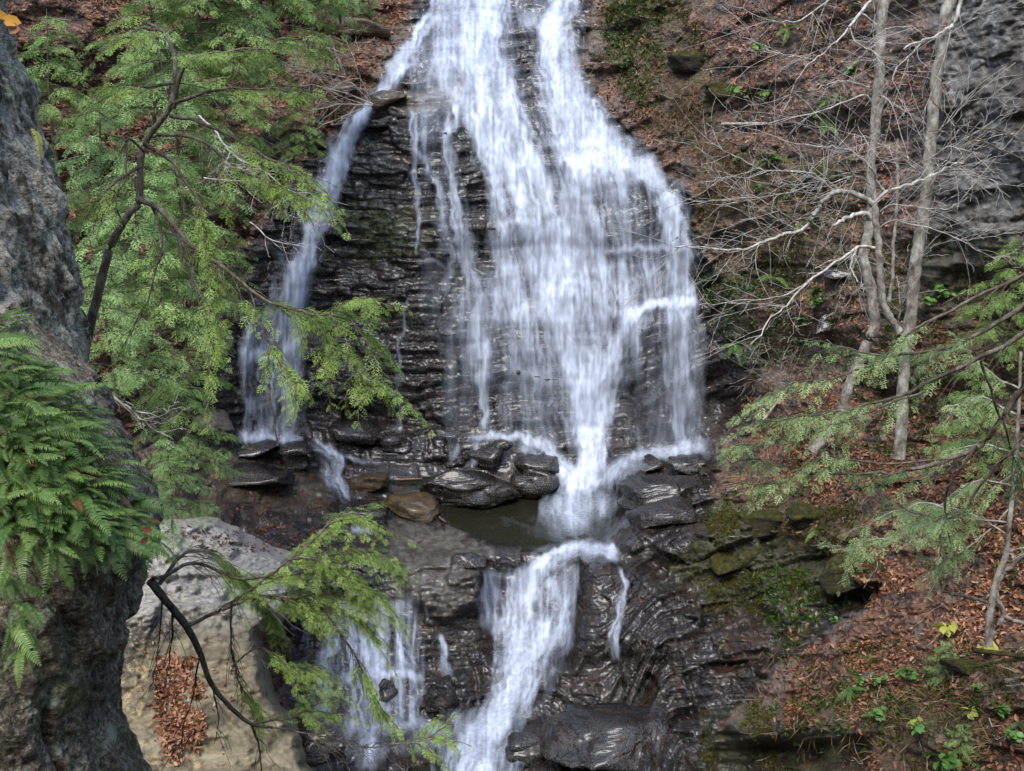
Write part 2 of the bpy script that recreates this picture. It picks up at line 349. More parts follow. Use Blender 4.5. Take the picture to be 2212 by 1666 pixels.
def strata(X, Y, Z, tilt, dip=0.0):
    Z = Z + dip * (Y - 20)
    w = .22 * fbm(X * .4, Y * .35, Z * .5, 3, 3) + .05 * fbm(X * 1.7, Y * 1.2, Z * 1.6, 3, 5)
    s = Z - X * tilt + w
    d = 0
    for k, (T_, L_, amp) in enumerate(((.55, 1.3, .26), (.23, .62, .15), (.11, .30, .075), (.06, .16, .03))):   # blocks broken out along joints
        q = s / T_ + .2 * vn(X * 2.1 / L_, Y, 0, 90 + k); qi = np.floor(q)
        xx = (X + .25 * Y) / L_ + _h(qi.astype(np.int64), 3 + 0 * qi.astype(np.int64), 5, 60 + k) * 3 + .35 * vn(X * 3 / L_, Z * 3 / L_, 0, 66 + k)
        xi = np.floor(xx); fx = xx - xi; fz = q - qi
        h0 = _h(xi.astype(np.int64), qi.astype(np.int64), 1, 70 + k)
        edge = np.minimum(np.minimum(fx, 1 - fx) * L_, np.minimum(fz, 1 - fz) * T_) / (.02 + .02 * T_)
        d = d + amp * .5 * h0 * np.clip(edge, .35, 1) + amp * .12 * np.clip(edge, 0, 1)
    for k, (T_, amp) in enumerate(((.72, .20), (.27, .10), (.10, .042), (.045, .016))):
        q = s / T_; qi = np.floor(q); f = q - qi
        a = .25 + 1.0 * vn(X * (1.1 / T_ ** .5), Y * .6, qi * 7.31, 20 + k)
        saw = np.where(f < .82, f / .82, (1 - f) / .18)           # each bed leans out towards its top, then cuts back
        d = d + amp * np.clip(a, 0, 1.4) * (saw - .5)
    return d
low = sst(930, 1060, V) * sst(1.6, 3.0, X); dip = .46 * low
tilt = .05 + .25 * low + .30 * sst(2.2, 5.5, X) * (1 - sst(850, 950, V)) - .10 * sst(-2, -6, X)
d_rock = strata(X, YY, Z, tilt, dip) * (1.1 + .5 * low) + .25 * fbm(X * .55, YY * .4, Z * .7, 3, 31)
lump = fbm(X * 1.4, YY * .7, Z * 1.8, 4, 41)
d_soil = .55 * fbm(X * .6, YY * .3, Z * .9, 3, 51) + .40 * np.maximum(lump, -.15) + .08 * fbm(X * 6, YY * 3, Z * 8, 3, 61) + (.55 + .35 * low) * strata(X, YY, Z, tilt, dip)
crag = .55 * fbm(X * .9, YY * .5, Z * .5, 4, 71) + .30 * np.abs(fbm(X * 2.6 + .6 * Z, YY * 1.5, Z * 1.3, 5, 75)) + .10 * fbm(X * 7, YY * 4, Z * 5, 3, 78)
ripple = (.022 * np.abs(fbm(X * 4, YY * 3, Z * 14, 3, 85)) + .02 * fbm(X * 11, YY * 6, Z * 15, 2, 86)) * wetz * (.35 + .65 * sst(1150, 1350, V))
swirl = .05 * np.abs(fbm(X * 3.2, YY * 1.5, Z * 3.6, 3, 81)) * sst(1380, 1460, V)      # rounded water-worn lumps low down
WALL = inpoly(U, V, [(2040, -700), (2900, -700), (2900, 560), (1990, 660)], 40)
k_r = np.clip(wetz + palz, 0, 1) * (1 - .85 * WALL) * (1 - .6 * litz)
d = d_rock * k_r + d_soil * (1 - k_r) + crag * inpoly(U, V, [(2040, -700), (2900, -700), (2900, 560), (1990, 660)], 40) + swirl * wetz + ripple
# calm floor of the pools and the shelf in front of them
POOLP = [(955, 1085), (1110, 1080), (1180, 1060), (1330, 1060), (1345, 1110), (1300, 1165), (1180, 1172), (1060, 1165), (985, 1130)]
flat = np.maximum(inpoly(U, V, [(800, 990), (1360, 1000), (1360, 1175), (1000, 1180), (760, 1180), (760, 1060)], 22), .6 * inpoly(U, V, [(500, 925), (700, 925), (700, 960), (500, 960)], 10))
d = d * (1 - .55 * flat)
d = d - .55 * inpoly(U, V, POOLP, 16)
# the hollow where the lower fall drops between its walls, and the recess under the right lip of the big fall
d = d - .30 * inpoly(U, V, [(1040, 1220), (1250, 1215), (1250, 1330), (1180, 1480), (1080, 1560), (1000, 1560), (1050, 1400)], 26)
d = d + .55 * inpoly(U, V, [(1270, 1225), (1380, 1215), (1540, 1330), (1480, 1420), (1320, 1400), (1250, 1440), (1240, 1330)], 30)
d = d + .40 * inpoly(U, V, [(860, 1190), (1045, 1195), (1040, 1300), (960, 1340), (880, 1290)], 14)
d = d - .5 * inpoly(U, V, [(1510, 820), (1640, 800), (1600, 900), (1540, 930)], 30) - .35 * inpoly(U, V, [(640, 860), (870, 880), (870, 915), (640, 905)], 14)
d = d + .8 * inpoly(U, V, [(1330, 1010), (1520, 1000), (1620, 1120), (1600, 1200), (1360, 1190)], 40)
d = d + .35 * inpoly(U, V, [(1290, 655), (1500, 660), (1500, 940), (1380, 940), (1350, 720)], 25) + .25 * inpoly(U, V, [(1210, 345), (1440, 360), (1480, 530), (1300, 530), (1220, 420)], 18)
d = d + (.45 * inpoly(U, V, [(1280, 1560), (1380, 1530), (1520, 1570), (1560, 1800), (1160, 1800), (1180, 1620)], 40) + .30 * inpoly(U, V, [(1360, 1400), (1540, 1390), (1560, 1500), (1400, 1540)], 40)
         + .30 * inpoly(U, V, [(1420, 1180), (1700, 1100), (1880, 1110), (1860, 1160), (1600, 1230), (1440, 1250)], 18) - .35 * inpoly(U, V, [(1640, 1150), (1760, 1165), (1740, 1190), (1650, 1185)], 10)
         + .35 * inpoly(U, V, [(1640, 1300), (1780, 1215), (1900, 1200), (1905, 1262), (1820, 1290), (1700, 1350)], 16) - .45 * inpoly(U, V, [(1790, 1268), (1900, 1262), (1900, 1300), (1800, 1300)], 10)
         + .45 * inpoly(U, V, [(1560, 1560), (1720, 1530), (1900, 1560), (1880, 1600), (1600, 1600)], 16) - .5 * inpoly(U, V, [(1540, 1612), (1780, 1610), (1790, 1700), (1540, 1700)], 16))
YT = Y0 - d
def TY(u, v): return bil(YT, gu, gv, np.asarray(u, float), np.asarray(v, float))
PT = P(U, V, YT)
idx = np.arange(U.size).reshape(U.shape)
F = np.stack([idx[:-1, :-1], idx[1:, :-1], idx[1:, 1:], idx[:-1, 1:]], -1).reshape(-1, 4)
uc, vc = ((U[:-1, :-1] + U[1:, 1:]) / 2).ravel(), ((V[:-1, :-1] + V[1:, 1:]) / 2).ravel()
def side(poly): return inpoly(uc, vc, poly, .01) > .5
sel_wall = side([(2050, -2000), (3900, -2000), (3900, 520), (2230, 520), (1995, 640), (2040, 300), (2020, 60)])
sel_right = side([(1330, -2000), (3900, -2000), (3900, 3400), (1560, 3400), (1620, 1500), (1760, 1250), (1540, 1060), (1560, 960), (1640, 780), (1530, 560), (1460, 380), (1360, 260), (1280, 60)]) & ~sel_wall
sel_left = side([(-2000, -2000), (960, -2000), (880, 60), (780, 210), (640, 380), (500, 600), (440, 780), (280, 900), (200, 1100), (-2000, 1150)])
sel_bed = (vc > 950) & ~sel_right & ~sel_left & ~sel_wall
sel_cliff = ~(sel_wall | sel_right | sel_left | sel_bed)
z1 = np.stack([litz, mosz, palz], -1).reshape(-1, 3); z2 = np.stack([wetz, tanz, grnz], -1).reshape(-1, 3)
def submesh(name, selF, label):
    f = F[selF]; used, inv = np.unique(f.ravel(), return_inverse=True)
    me = mesh_np(name, PT.reshape(-1, 3)[used], inv.reshape(f.shape), {'zone': z1[used], 'zone2': z2[used]})
    return obj(name, me, GROUND, kind='structure', label=label)
submesh('cliff', sel_cliff, 'dark wet layered rock face behind the tall waterfall')
submesh('stream_bed', sel_bed, 'wet dark rock ledges of the stream bed below the tall waterfall')
submesh('right_bank', sel_right, 'steep bank covered in brown leaves, moss and rock beside the waterfall')
submesh('left_bank', sel_left, 'leaf strewn slope behind the hemlocks beside the narrow fall')
submesh('rock_wall', sel_wall, 'pale grey weathered rock wall behind the bare trees')

# the ground under the viewer and an unseen slope behind, added to block low sky light
gx, gy = np.meshgrid(np.linspace(-45, 45, 91), np.linspace(-40, 9.5, 60))
gz = np.where(gy > 2, 8.0 - (gy - 2) ** 1.5 * .55, 8.2 + np.maximum(-2 - gy, 0) * .75) + .5 * fbm(gx * .4, gy * .4, 0, 4, 8) - .06 * np.abs(gx) * (gy > 2)
gz = gz + np.maximum(np.abs(gx) - 8, 0) * .5 * sst(6, -4, gy)
gi = np.arange(gx.size).reshape(gx.shape)
hm = M('forest_floor'); hm.fin(hm.ramp(hm.noise(3, 6, .7), [(.3, (.02, .014, .01)), (.5, (.05, .032, .02)), (.7, (.05, .06, .025))]), .9)
obj('unseen_hillside', mesh_np('unseen_hillside', np.stack([gx, gy, gz], -1).reshape(-1, 3), np.stack([gi[:-1, :-1], gi[:-1, 1:], gi[1:, 1:], gi[1:, :-1]], -1).reshape(-1, 4)), hm.m, kind='structure', label='unseen ground and slope behind the viewer, added to block low sky light')

# ------------------------------------------------------------------ standing water
def plane_poly(name, pts, z, mat, label, n=1):
    pr = []
    for (u, v) in pts:
        rx, rz = ray(u, v); Y = (z - CAMZ) / rz; pr.append((rx * Y, Y, z))
    pr = np.array(pr); c = pr.mean(0); Vv = np.concatenate([pr, [c]]); k = len(pr)
    Fv = np.array([[i, (i + 1) % k, k] for i in range(k)])[:, ::-1]
    nrm = np.cross(Vv[Fv[0, 1]] - Vv[Fv[0, 0]], Vv[Fv[0, 2]] - Vv[Fv[0, 0]])
    if nrm[2] < 0: Fv = Fv[:, ::-1]
    return obj(name, mesh_np(name, Vv, Fv, smooth=False), mat, kind='structure', label=label)
ZP, ZS, ZL = .84, 1.30, -1.62
PW = pool_material('pool_water', (.035, .036, .022), .38)
plane_poly('pool', [(930, 1075), (1010, 1050), (1200, 1040), (1345, 1050), (1365, 1110), (1345, 1190), (1180, 1196), (1050, 1180), (960, 1150)], ZP, PW, 'greenish brown pool at the foot of the tall waterfall')
plane_poly('shallow_pool', [(780, 985), (960, 985), (960, 1040), (860, 1045), (800, 1030)], ZS, PW, 'shallow brown pool left of the veiled boulders')
plane_poly('lower_pool', [(700, 1530), (1180, 1545), (1200, 1800), (600, 1800), (640, 1620)], ZL, PW, 'churning pool at the foot of the lower cascade')

# ------------------------------------------------------------------ falling water
def band(Ug, Vg, pts, streak=.6, soft=1.6, seed=0, fine=1.0):
    pts = np.array(pts, float); n = 14
    seg = []
    tt = np.linspace(0, 1, n, endpoint=False)[:, None]
    for a, b in zip(pts[:-1], pts[1:]): seg.append(a * (1 - tt) + b * tt)
    c = np.concatenate(seg + [pts[-1:]])
    k = np.ones(9) / 9; cs = c.copy()
    for j in range(4): cs[:, j] = np.convolve(np.pad(c[:, j], 4, mode='edge'), k, 'valid')
    c = cs; arc = np.concatenate([[0], np.cumsum(np.hypot(*np.diff(c[:, :2], axis=0).T))])
    tan = np.gradient(c[:, :2], axis=0); tan /= np.linalg.norm(tan, axis=1)[:, None] + 1e-9
    hwm = c[:, 2].max() * 1.5 + 8
    out = np.zeros(Ug.shape)
    m = (Ug > c[:, 0].min() - hwm) & (Ug < c[:, 0].max() + hwm) & (Vg > c[:, 1].min() - hwm) & (Vg < c[:, 1].max() + hwm)
    if not m.any(): return out
    u, v = Ug[m], Vg[m]; u, v = u + 8 * vn(u / 30, v / 34, 0, seed + 41) + 4 * vn(u / 10, v / 14, 0, seed + 42), v + 8 * vn(u / 26, v / 30, 0, seed + 43) + 4 * vn(u / 9, v / 12, 0, seed + 44); best = np.full(u.shape, 1e9); bi = np.zeros(u.shape, int)
    for i in range(len(c)):
        dd = (u - c[i, 0]) ** 2 + (v - c[i, 1]) ** 2; q = dd < best; best[q] = dd[q]; bi[q] = i
    du, dv = u - c[bi, 0], v - c[bi, 1]
    s = du * -tan[bi, 1] + dv * tan[bi, 0]; t = arc[bi] + du * tan[bi, 0] + dv * tan[bi, 1]
    hw = c[bi, 2]; x = s + 5 * vn(s / 25, t / 80, 0, seed + 3)
    along = np.minimum(sst(-hw, hw * .4 + 6, t), sst(-hw * .8, hw * .4 + 6, arc[-1] - t))
    ed = 1 + .28 * vn(s / 18 + 9, t / 40, 0, seed + 5) + .30 * vn(s / 5, t / 16, 0, seed + 6)
    prof = sst(0, 1, np.clip((1.12 - np.abs(s) / (hw * ed * 1.12)) * soft * .72, 0, 1))
    nz = .54 + .27 * vn(x / 15, t / 260, 0, seed) + .32 * vn(x / 6.0 / fine, t / 120, 0, seed + 1) + .16 * vn(x / 3.2 / fine, t / 70, 0, seed + 2)
    nz = sst(.12, .88, nz)
    out[m] = c[bi, 3] * prof * along * (1 - streak + streak * nz)
    return out
def build_water(name, box, bands, gaps, label, floors=(), veils=(), step=2.1, lift=.07, smoothk=9, thick=.16):
    a = np.arange(box[0], box[2], step); b = np.arange(box[1], box[3], step); Ug, Vg = np.meshgrid(a, b)
    keep = np.ones(Ug.shape)
    for i, (pts, kw) in enumerate(bands): keep *= 1 - np.clip(band(Ug, Vg, pts, seed=100 + 7 * i, **kw), 0, .97)
    for i, (poly, al, stk, ang, fth) in enumerate(veils):              # thin veils between the main strands, ang = sideways drift per unit of fall
        x = Ug - ang * Vg + 16 * vn(Ug / 60, Vg / 110, 0, 700 + i)
        nz = .5 + .34 * vn(x / 24, Vg / 210, 0, 710 + i) + .32 * vn(x / 8, Vg / 150, 0, 720 + i) + .14 * vn(x / 3.8, Vg / 80, 0, 730 + i)
        pj = 14 * vn(Ug / 14, Vg / 50, 0, 740 + i)
        keep *= 1 - al * inpoly(Ug + pj, Vg + pj * .5, poly, fth) * (1 - stk + stk * sst(.15, .9, nz))
    D = 1 - keep
    Yt = TY(Ug, Vg); lip = blur(Yt, 7, 3) - Yt                     # thicker and whiter where it strikes a ledge, thinner below
    D = D * np.clip(1 + .9 * blur(lip, 1, 2) + .22 * fbm(Ug / 26, Vg / 60, 0, 3, 790) + .10 * vn(Ug / 5, Vg / 90, 0, 791), .5, 1.4)
    D = blur(np.clip(D, 0, 1) ** 1.9, 1, 0) * .98
    for i, (pts, g) in enumerate(gaps): D *= 1 - g * band(Ug, Vg, pts, streak=.35, soft=1.3, seed=500 + i)
    Ym = Yt.copy()
    for sh in (1, 2, 3, 4, 5, 2, 4):                                            # nearest rock around, so the sheet clears the ledges
        for ax in (0, 1):
            for sg in (-1, 1): Ym = np.minimum(Ym, np.take(Yt, np.clip(np.arange(Yt.shape[ax]) + sg * sh, 0, Yt.shape[ax] - 1), ax))
    Yw = blur(Ym, 15, 6)
    Yw = Yw - lift - thick * blur(D, 4, 4) * (.7 + .5 * fbm(Ug / 30, Vg / 60, 0, 3, 9)) - .03 * D * vn(Ug / 7, Vg / 40, 0, 19)
    for (z, poly) in floors:
        rx, rz = ray(Ug, Vg); Yp = (z + .03 + .18 * D * (.6 + .6 * fbm(Ug / 22, Vg / 14, 0, 3, 29)) - CAMZ) / rz
        w = inpoly(Ug, Vg, poly, 8); Yw = np.where(w > .3, np.minimum(Yw, Yp), Yw)
    Pw = P(Ug, Vg, Yw).reshape(-1, 3); Dn = D.ravel()
    ii = np.arange(Ug.size).reshape(Ug.shape)
    Fw = np.stack([ii[:-1, :-1], ii[1:, :-1], ii[1:, 1:], ii[:-1, 1:]], -1).reshape(-1, 4)
    Fw = Fw[Dn[Fw].max(1) > .025]
    used, inv = np.unique(Fw.ravel(), return_inverse=True)
    o = obj(name, mesh_np(name, Pw[used], inv.reshape(Fw.shape), {'foam': Dn[used]}), WATER, kind='structure', label=label)
    return o
k_ = dict
build_water('waterfall', (780, -45, 1600, 1190), [
    # crest and upper slide
    ([(1040, -60, 75, .8), (1010, 20, 70, .8), (1000, 90, 55, .75), (1020, 150, 50, .8)], k_(streak=.55)),
    ([(1060, -60, 56, .9), (1050, 40, 52, .95), (1045, 130, 50, .9), (1070, 220, 56, .92), (1100, 320, 56, .9), (1135, 420, 54, .85), (1165, 540, 48, .8), (1205, 680, 46, .66), (1245, 800, 46, .75), (1270, 900, 36, .9), (1280, 1000, 32, .9), (1265, 1050, 40, .9)], k_(streak=.55)),
    ([(1245, -60, 32, .85), (1222, 10, 38, .9), (1190, 60, 34, .95), (1192, 130, 42, .95), (1208, 210, 54, .95), (1245, 280, 66, .9), (1300, 345, 76, .8)], k_(streak=.5)),
    ([(1130, 40, 26, .55), (1180, 50, 22, .5)], k_(streak=.5)),
    ([(975, 60, 26, .6), (950, 130, 30, .55), (945, 180, 24, .5)], k_(streak=.6)),
    ([(930, 120, 18, .6), (1000, 135, 16, .75), (1060, 150, 22, .8)], k_(streak=.4)),
    ([(965, 170, 62, .30), (940, 240, 62, .26), (930, 330, 40, .2)], k_(streak=.5)),           # thin brown veil
    ([(1010, 150, 34, .6), (1020, 220, 38, .65), (1035, 300, 34, .7), (1070, 380, 34, .7), (1090, 480, 34, .65), (1110, 600, 36, .55), (1130, 720, 38, .45), (1150, 850, 40, .35)], k_(streak=.75)),
    # main white body
    ([(1090, 250, 60, .5), (1140, 360, 70, .55), (1180, 480, 80, .55), (1210, 620, 86, .38), (1230, 760, 84, .36), (1260, 880, 54, .5), (1275, 960, 40, .6)], k_(streak=.7)),
    ([(1215, 260, 46, .7), (1225, 360, 46, .7), (1235, 470, 46, .65), (1250, 600, 50, .6), (1265, 720, 52, .6), (1275, 850, 46, .7), (1280, 960, 36, .8)], k_(streak=.65)),
    ([(1150, 330, 20, .8), (1180, 420, 18, .8), (1215, 540, 18, .75), (1235, 660, 20, .7)], k_(streak=.5)),
    ([(1270, 300, 60, .75), (1340, 345, 46, .85), (1405, 375, 34, .9), (1440, 420, 30, .85), (1455, 480, 34, .8)], k_(streak=.5)),
    ([(1210, 345, 14, .7), (1290, 350, 12, .75), (1370, 355, 14, .8), (1420, 365, 16, .8)], k_(streak=.3)),
    # vertical veils under the first ledge
    ([(1310, 350, 80, .60), (1325, 430, 80, .5), (1340, 520, 80, .48), (1360, 640, 80, .42)], k_(streak=.9)),
    ([(1250, 350, 26, .7), (1265, 440, 28, .7), (1290, 540, 30, .7), (1300, 640, 32, .65), (1295, 740, 34, .6)], k_(streak=.7)),
    ([(1445, 420, 32, .8), (1460, 500, 34, .8), (1465, 560, 40, .78), (1470, 640, 42, .7), (1475, 700, 40, .5)], k_(streak=.6)),
    ([(1290, 540, 10, .7), (1350, 536, 9, .75), (1420, 542, 10, .75), (1480, 535, 10, .6)], k_(streak=.3)),
    ([(1330, 545, 26, .7), (1340, 620, 30, .6), (1330, 700, 34, .55)], k_(streak=.7)),
    ([(1400, 545, 40, .6), (1405, 600, 42, .55), (1400, 660, 40, .5)], k_(streak=.75)),
    # hump and the bright arched chute
    ([(1515, 655, 10, .85), (1460, 648, 11, .95), (1410, 656, 12, .95), (1370, 676, 16, .9), (1335, 720, 22, .85), (1310, 780, 34, .95), (1290, 850, 36, .97), (1280, 940, 30, .95), (1280, 1010, 34, .95)], k_(streak=.35)),
    ([(1380, 670, 30, .6), (1350, 740, 26, .6), (1320, 830, 26, .65), (1300, 920, 26, .6)], k_(streak=.6)),
    ([(1400, 668, 20, .5), (1370, 760, 16, .45), (1345, 860, 14, .35)], k_(streak=.8)),
    ([(1455, 655, 34, .7), (1462, 740, 34, .7), (1466, 850, 28, .6), (1468, 960, 22, .5)], k_(streak=.75)),
    ([(1490, 660, 28, .6), (1500, 760, 26, .5), (1500, 860, 24, .35), (1495, 950, 20, .25)], k_(streak=.8)),
    ([(1430, 700, 90, .28), (1430, 820, 95, .28), (1430, 950, 95, .26)], k_(streak=.7, soft=1.1)),
    # left part: trickles and veils over dark ledges
    ([(890, 240, 10, .75), (893, 300, 9, .8), (897, 380, 9, .7), (902, 460, 7, .6), (906, 560, 5, .5)], k_(streak=.6)),
    ([(910, 240, 24, .5), (912, 290, 18, .45), (915, 340, 12, .3)], k_(streak=.8)),
    ([(892, 320, 7, .8), (925, 345, 9, .7), (950, 400, 11, .7), (960, 470, 11, .65), (975, 560, 12, .6), (960, 640, 9, .4)], k_(streak=.6)),
    ([(965, 240, 16, .7), (966, 300, 14, .75), (975, 380, 16, .75), (985, 450, 16, .75), (1000, 520, 18, .65), (1015, 600, 20, .5), (1010, 700, 26, .4)], k_(streak=.7)),
    ([(985, 225, 8, .85), (985, 260, 9, .8), (965, 290, 10, .6)], k_(streak=.4)),
    ([(1015, 235, 26, .65), (1030, 280, 24, .8), (1060, 330, 20, .75), (1075, 410, 20, .7), (1080, 520, 22, .6), (1085, 600, 30, .5)], k_(streak=.7)),
    ([(1025, 450, 26, .25), (1030, 600, 40, .28), (1030, 760, 50, .3), (1040, 860, 50, .22)], k_(streak=.85)),
    ([(1030, 590, 18, .6), (1040, 680, 18, .45), (1040, 760, 18, .65), (1044, 850, 13, .8), (1046, 940, 9, .7)], k_(streak=.5)),
    ([(1085, 600, 50, .5), (1110, 700, 54, .4), (1130, 800, 60, .42), (1140, 900, 60, .3), (1140, 960, 60, .2)], k_(streak=.85)),
    ([(1190, 640, 80, .4), (1200, 760, 90, .36), (1200, 860, 90, .3), (1210, 950, 70, .3)], k_(streak=.8)),
    ([(985, 640, 60, .22), (990, 760, 66, .26), (985, 860, 60, .18)], k_(streak=.6, soft=1.1)),
    ([(880, 640, 4, .7), (872, 700, 5, .6), (862, 760, 6, .55), (858, 850, 8, .45), (862, 960, 6, .4)], k_(streak=.5)),
    ([(890, 570, 5, .5), (940, 565, 4, .5), (960, 575, 6, .5)], k_(streak=.4)),
    # base: water fanning over the boulders into the basin
    ([(1010, 950, 9, .7), (1060, 940, 10, .9), (1120, 945, 11, .95), (1170, 960, 13, .9), (1205, 990, 18, .85), (1235, 1030, 26, .9), (1255, 1060, 34, .9)], k_(streak=.35)),
    ([(1120, 965, 12, .5), (1170, 985, 14, .5), (1215, 1030, 16, .5)], k_(streak=.5)),
    ([(1035, 955, 12, .6), (1020, 980, 9, .6), (1016, 1010, 7, .5)], k_(streak=.5)),
    ([(985, 965, 8, .5), (970, 1010, 6, .4)], k_(streak=.5)),
    ([(1530, 968, 24, .8), (1470, 972, 20, .85), (1420, 975, 14, .7), (1370, 985, 14, .6), (1330, 1010, 16, .7), (1300, 1050, 22, .8)], k_(streak=.3)),
    ([(1400, 965, 12, .6), (1340, 990, 10, .6), (1310, 1040, 14, .6)], k_(streak=.5)),
    ([(1440, 985, 10, .5), (1370, 1005, 10, .55), (1330, 1040, 12, .5)], k_(streak=.5)),
    ([(1275, 1000, 48, .95), (1262, 1045, 72, .97), (1250, 1090, 100, .98), (1243, 1125, 104, .97)], k_(streak=.25, soft=1.2)),
    ([(1210, 1080, 46, .6), (1225, 1120, 60, .75), (1240, 1150, 46, .5)], k_(streak=.45, soft=1.0)),
    ([(1300, 1090, 26, .6), (1300, 1120, 26, .5)], k_(streak=.4, soft=1.0)),
], [
    ([(1142, 80, 20, .9), (1140, 130, 26, .85), (1145, 180, 20, .7), (1150, 230, 12, .5)], .7),
    ([(1150, 250, 12, .8), (1172, 330, 13, .8), (1200, 420, 10, .6), (1215, 480, 8, .5)], .7),
    ([(1110, 0, 12, .8), (1160, 5, 20, .9)], .8),
    ([(1045, 145, 24, .4), (1050, 170, 20, .3)], .6),
    ([(985, 40, 30, .6), (960, 90, 26, .6)], .6),
    ([(1000, 300, 14, 1), (1020, 380, 24, 1), (1030, 480, 22, 1), (1040, 560, 16, 1)], .75),
    ([(930, 310, 16, 1), (935, 370, 14, 1), (930, 440, 16, 1), (930, 540, 20, 1)], .8),
    ([(1390, 420, 34, .7), (1400, 480, 36, .7)], .6), ([(1320, 560, 18, .6), (1330, 610, 14, .5)], .4),
    ([(1370, 750, 20, .7), (1370, 850, 30, .8), (1375, 940, 36, .8)], .65), ([(1405, 690, 16, .8), (1395, 740, 14, .7)], .6),
    ([(1060, 650, 14, .7), (1065, 800, 14, .7), (1080, 900, 14, .6)], .6),
], 'white silky main waterfall spreading over the tall dark cliff',
    veils=[([(940, -60), (1262, -60), (1250, 150), (1330, 270), (1440, 400), (1200, 430), (1070, 330), (1020, 240), (890, 215), (870, 170), (900, 100)], .36, .6, .15, 18),
           ([(880, 240), (1060, 240), (1090, 560), (900, 560)], .30, .85, .1, 16),
           ([(940, 1085), (1180, 1090), (1345, 1060), (1350, 1130), (1290, 1170), (1150, 1172), (1000, 1150)], .16, .9, 2.5, 20),
           ([(955, -60), (1110, -60), (1105, 60), (1120, 160), (1150, 300), (1190, 420), (1230, 560), (1230, 700), (1060, 700), (1070, 520), (1060, 380), (1010, 250), (930, 180), (930, 90)], .40, .6, .30, 16),
           ([(1210, -60), (1262, -60), (1235, 60), (1252, 150), (1300, 250), (1380, 320), (1435, 370), (1470, 440), (1490, 560), (1500, 660), (1420, 660), (1330, 720), (1290, 820), (1240, 820), (1220, 600), (1210, 400), (1190, 200), (1170, 60)], .46, .7, .12, 14),
           ([(1060, 560), (1240, 560), (1290, 800), (1270, 960), (1020, 950), (1000, 760)], .28, .9, .05, 30),
           ([(900, 560), (1080, 560), (1080, 940), (930, 930), (920, 740)], .24, .85, .02, 30),
           ([(1330, 690), (1510, 655), (1528, 800), (1520, 960), (1310, 970), (1300, 830)], .28, .75, 0.0, 20),
           ([(930, 560), (1500, 560), (1530, 960), (930, 960)], .10, .3, 0.0, 60),
           ([(950, 930), (1200, 935), (1240, 1030), (1200, 1045), (1100, 1010), (960, 1000)], .20, .8, 0.0, 16),
           ([(1290, 990), (1400, 955), (1520, 955), (1500, 990), (1400, 1000), (1330, 1050), (1290, 1070)], .30, .8, 0.0, 12),
           ([(890, 200), (1010, 180), (1040, 245), (890, 245)], .22, .7, 0.2, 10)],
    floors=[(ZP, [(930, 1078), (1150, 1060), (1380, 1060), (1380, 1230), (1000, 1230), (930, 1150)])])
build_water('narrow_waterfall', (470, -45, 990, 1160), [
    ([(985, -60, 24, .9), (945, 10, 26, .9), (905, 70, 22, .9), (870, 130, 20, .92), (835, 185, 20, .95), (795, 235, 22, .95), (760, 280, 24, .95), (732, 340, 28, .95), (708, 400, 32, .95), (692, 470, 34, .95), (668, 540, 34, .92), (640, 600, 38, .9), (620, 660, 44, .85), (605, 720, 50, .8), (600, 760, 54, .8)], k_(streak=.5)),
    ([(970, 30, 34, .7), (910, 120, 28, .7), (855, 195, 20, .6)], k_(streak=.8)),
    ([(650, 590, 20, .5), (625, 680, 26, .6), (640, 760, 20, .5), (650, 840, 18, .35), (650, 920, 14, .3)], k_(streak=.7)),
    ([(545, 690, 22, .6), (540, 740, 20, .7), (530, 800, 13, .75), (532, 870, 11, .6), (532, 940, 12, .5)], k_(streak=.6)),
    ([(520, 765, 10, .8), (560, 768, 10, .85), (600, 780, 11, .8), (635, 795, 9, .6)], k_(streak=.3)),
    ([(585, 760, 56, .85), (590, 830, 54, .8), (590, 900, 50, .7), (590, 940, 56, .65)], k_(streak=.85)),
    ([(590, 560, 18, .6), (615, 548, 6, .6)], k_(streak=.5)),
    ([(510, 942, 12, .9), (560, 946, 18, .95), (620, 944, 18, .9), (665, 938, 12, .5)], k_(streak=.15, soft=1.2)),
    ([(680, 958, 18, .8), (705, 975, 24, .95), (725, 1005, 26, .95), (722, 1035, 28, .9), (745, 1065, 20, .85), (765, 1080, 10, .5)], k_(streak=.85, fine=.8)),
    ([(690, 1020, 16, .5), (740, 1050, 22, .6)], k_(streak=.7)),
    ([(740, 985, 7, .6), (780, 994, 6, .6), (825, 1000, 4, .3)], k_(streak=.4)),
    ([(755, 1148, 12, .7), (800, 1150, 7, .7), (820, 1156, 5, .4)], k_(streak=.4)),
    ([(800, 230, 12, .9), (765, 280, 16, .9), (738, 335, 20, .9), (714, 395, 22, .9), (698, 465, 24, .85), (672, 540, 24, .8), (645, 600, 26, .75), (625, 670, 28, .7)], k_(streak=.35)),
], [([(560, 700, 8, .5), (570, 750, 10, .6)], .5)], 'slender side fall sliding diagonally down the rock beside the hemlocks', veils=[([(610, 560), (700, 430), (740, 320), (760, 260), (720, 300), (660, 430), (600, 600), (560, 690), (520, 700), (525, 930), (650, 930), (660, 700), (680, 600)], .55, .8, -.1, 12)])
